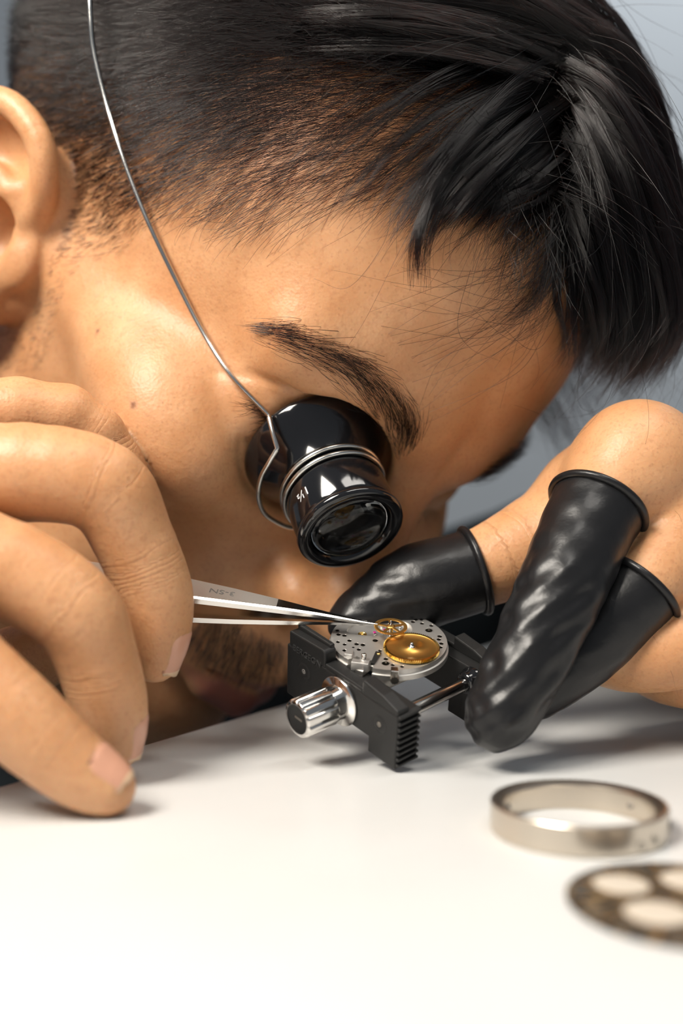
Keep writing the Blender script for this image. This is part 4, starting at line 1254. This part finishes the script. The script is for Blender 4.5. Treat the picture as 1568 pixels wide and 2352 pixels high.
# 4 single fly-away hairs
fly = []
for k in range(150):
    g = fringe[rng.integers(len(fringe))] if k % 3 else sweep[rng.integers(len(sweep))]
    q = resample(catmull([at(*p) for p in g], 8), NG)
    t = np.linspace(0, 1, NG)[:, None]
    q = q + rng.normal(0, 5, 3) + t * rng.normal(0, 9, 3) + 3.5 * np.sin(t * rng.uniform(1.5, 5) + rng.uniform(0, 6, 3)) * t
    fly.append(q)
for g in ([(1500, 560, 258), (1470, 760, 258), (1400, 920, 258), (1290, 960, 257), (1180, 930, 256)], [(1530, 600, 258), (1500, 820, 258), (1440, 950, 255), (1340, 990, 252)],
          [(1540, 640, 258), (1500, 860, 256), (1410, 960, 252), (1310, 990, 248)], [(1310, 640, 258), (1330, 820, 256), (1330, 930, 254), (1390, 950, 253)],
          [(1300, 700, 256), (1330, 860, 255), (1290, 1010, 253)], [(900, 470, 232), (880, 560, 232), (800, 660, 235), (720, 640, 238)],
          [(1300, 520, 258), (1200, 640, 247), (1060, 720, 244), (860, 690, 240)], [(1290, 500, 258), (1200, 620, 246), (1000, 660, 240), (760, 620, 238)],
          [(1295, 600, 259), (1180, 760, 250), (1020, 820, 248), (960, 940, 254)], [(1300, 560, 258), (1220, 800, 254), (1080, 920, 256), (950, 985, 258)],
          [(1080, 620, 242), (1050, 740, 246), (1080, 800, 249), (1150, 830, 253)], [(1400, -20, 270), (1480, 40, 272), (1580, 90, 275)], [(1380, 20, 272), (1470, 10, 272), (1600, 15, 275)]):
    fly.append(resample(catmull([at(*p) for p in g], 8), NG))
for k in range(34):
    a_, b_ = np.array([1290 + rng.normal(0, 14), rng.uniform(430, 700), 259]), np.array([rng.uniform(760, 1150), rng.uniform(600, 960), 0])
    b_[2] = 244 + max(0, (b_[1] - 650)) * .035
    m_ = (a_ + b_) / 2 + np.array([rng.normal(0, 40), rng.uniform(10, 110), -7])
    fly.append(resample(catmull([at(*a_), at(*((a_ + m_) / 2 + np.array([10, 25, -3]))), at(*m_), at(*b_)], 8), NG))
sets.append(push_out(np.stack(fly), .5))
hair_obj('hair', sets, .040, .016, M_HAIR, 'black hair, long on top and clipped short at the sides')

# brows (both sides), lashes, moustache, stubble
def brow(side, n):
    C = np.array([(66.7, -54.7, 38.8), (76.6, -50.8, 44.7), (84.2, -38.7, 47.1), (91.2, -26.2, 43.9), (95.5, -15, 39.5)]) * np.array([1, -side, 1])
    cc = catmull(C, 10); s = rng.beta(1.5, 1.05, n); k = s * (len(cc) - 1); k0 = np.clip(k.astype(int), 0, len(cc) - 2); f = (k - k0)[:, None]
    c = cc[k0] * (1 - f) + cc[k0 + 1] * f; tg = unit(cc[k0] - cc[k0 + 1])
    hw = np.interp(s, [0, .25, .7, 1], [1.8, 4.6, 6.0, 5.0])
    v = np.clip(rng.normal(0, .52, n), -1.25, 1.25)
    p = c + np.array([0, 0, 1.]) * (v * hw)[:, None]
    w = HEAD(p)
    for _ in range(4):
        d = sdf_head(w); g = np.stack([sdf_head(w + e) - sdf_head(w - e) for e in np.eye(3) * .3], 1); g = unit(g); w = w - g * d[:, None]
    T = tg @ HR.T
    upw = np.interp(s, [0, .6, .85, 1], [-.30, -.15, .35, .9]) - v * .30
    dr = unit(T + HU * upw[:, None]); dr = dr - g * np.einsum('ij,ij->i', dr, g)[:, None]
    d0 = unit(unit(dr) + g * .50 + rng.normal(0, .12, (n, 3))); d1 = unit(unit(dr) - g * .12 + rng.normal(0, .12, (n, 3)))
    return grow(w, d0, d1, rng.uniform(5, 9.5, n) * np.interp(s, [0, .3, 1], [.75, 1, .9]), 8, .04)
hair_obj('eyebrow', [brow(-1, 820)], .042, .012, M_HAIR)
hair_obj('eyebrow', [brow(+1, 500)], .042, .012, M_HAIR)
lash = on_surface(sdf_head, [(u, v) for u, v in zip(np.linspace(588, 650, 60) + rng.normal(0, 3, 60), np.linspace(925, 985, 60) + rng.normal(0, 4, 60))], .1)
ld = unit(np.array([-.75, -.45, .0]) + np.array([0, 0, 1.]) * rng.uniform(-.55, .25, (60, 1)) + rng.normal(0, .1, (60, 3)))
l2 = HEAD(np.array([(80 - 4 * abs(a), 33 + 12 * a, 14.) for a in np.linspace(-1, 1, 40)])); ld2 = unit(np.tile(HF * .9 - HU * .5, (40, 1)) + rng.normal(0, .15, (40, 3)))
hair_obj('eyelashes', [grow(lash, ld, unit(ld + np.array([-.2, 0, .25])), rng.uniform(4, 8, 60), 7), grow(l2, ld2, unit(ld2 + HU * .4), rng.uniform(6, 9, 40), 7)], .05, .012, M_HAIR)
# moustache
mm_ = hd & (up_ < -27) & (up_ > -41) & (np.abs(lf) < 27) & (fw > 82) & (fnq[:, 0] > .1) & (up_ > -38.5 - np.abs(lf) * .18 + 0)
n = 1100; i, rt_ = pick(mm_, n, np.clip(np.abs(lf) / 6, .25, 1))
d0 = unit(fn_[i] * .45 + HF * .45 - HU * .55 + HL * np.sign(lf[i])[:, None] * .15 + rng.normal(0, .14, (n, 3))); d1 = unit(d0 - HU * .55 - fn_[i] * .35)
hair_obj('moustache', [grow(rt_, d0, d1, rng.uniform(3.2, 6.8, n), 6, .04)], .050, .016, M_HAIR)
# cheek and jaw stubble
sm_ = hd & (lf < -30) & (up_ < 8) & (up_ > -75) & (fw > -8) & (fw < np.interp(up_, [-75, -40, -10, 8], [60, 22, 20, 16])) & ~near_ear
n = 1500; i, rt_ = pick(sm_, n, np.interp(up_, [-75, -20, 8], [1, 1, .8]))
d0 = unit(unit(-HU * .95 - HF * .25) + fn_[i] * .45 + rng.normal(0, .15, (n, 3)))
hair_obj('beard_stubble', [grow(rt_, d0, d0, rng.uniform(.9, 2.3, n), 3)], .036, .02, M_HAIR)
# fine hairs on the back of the left hand
hm = (fc[:, 0] > 60) & (fc[:, 1] < 300) & (fc[:, 2] < 90) & (fn_[:, 1] < -.2) & (np.abs(sdf_lhand(fc)) < 1)
n = 45; i, rt_ = pick(hm, n)
d0 = unit(np.array([.25, 0, -.9]) + fn_[i] * .5 + rng.normal(0, .3, (n, 3)))
hair_obj('hand_hair', [grow(rt_, d0, unit(d0 + np.array([0, 0, -.6])), rng.uniform(3, 6, n), 5, .1)], .015, .008, M_HAIR)
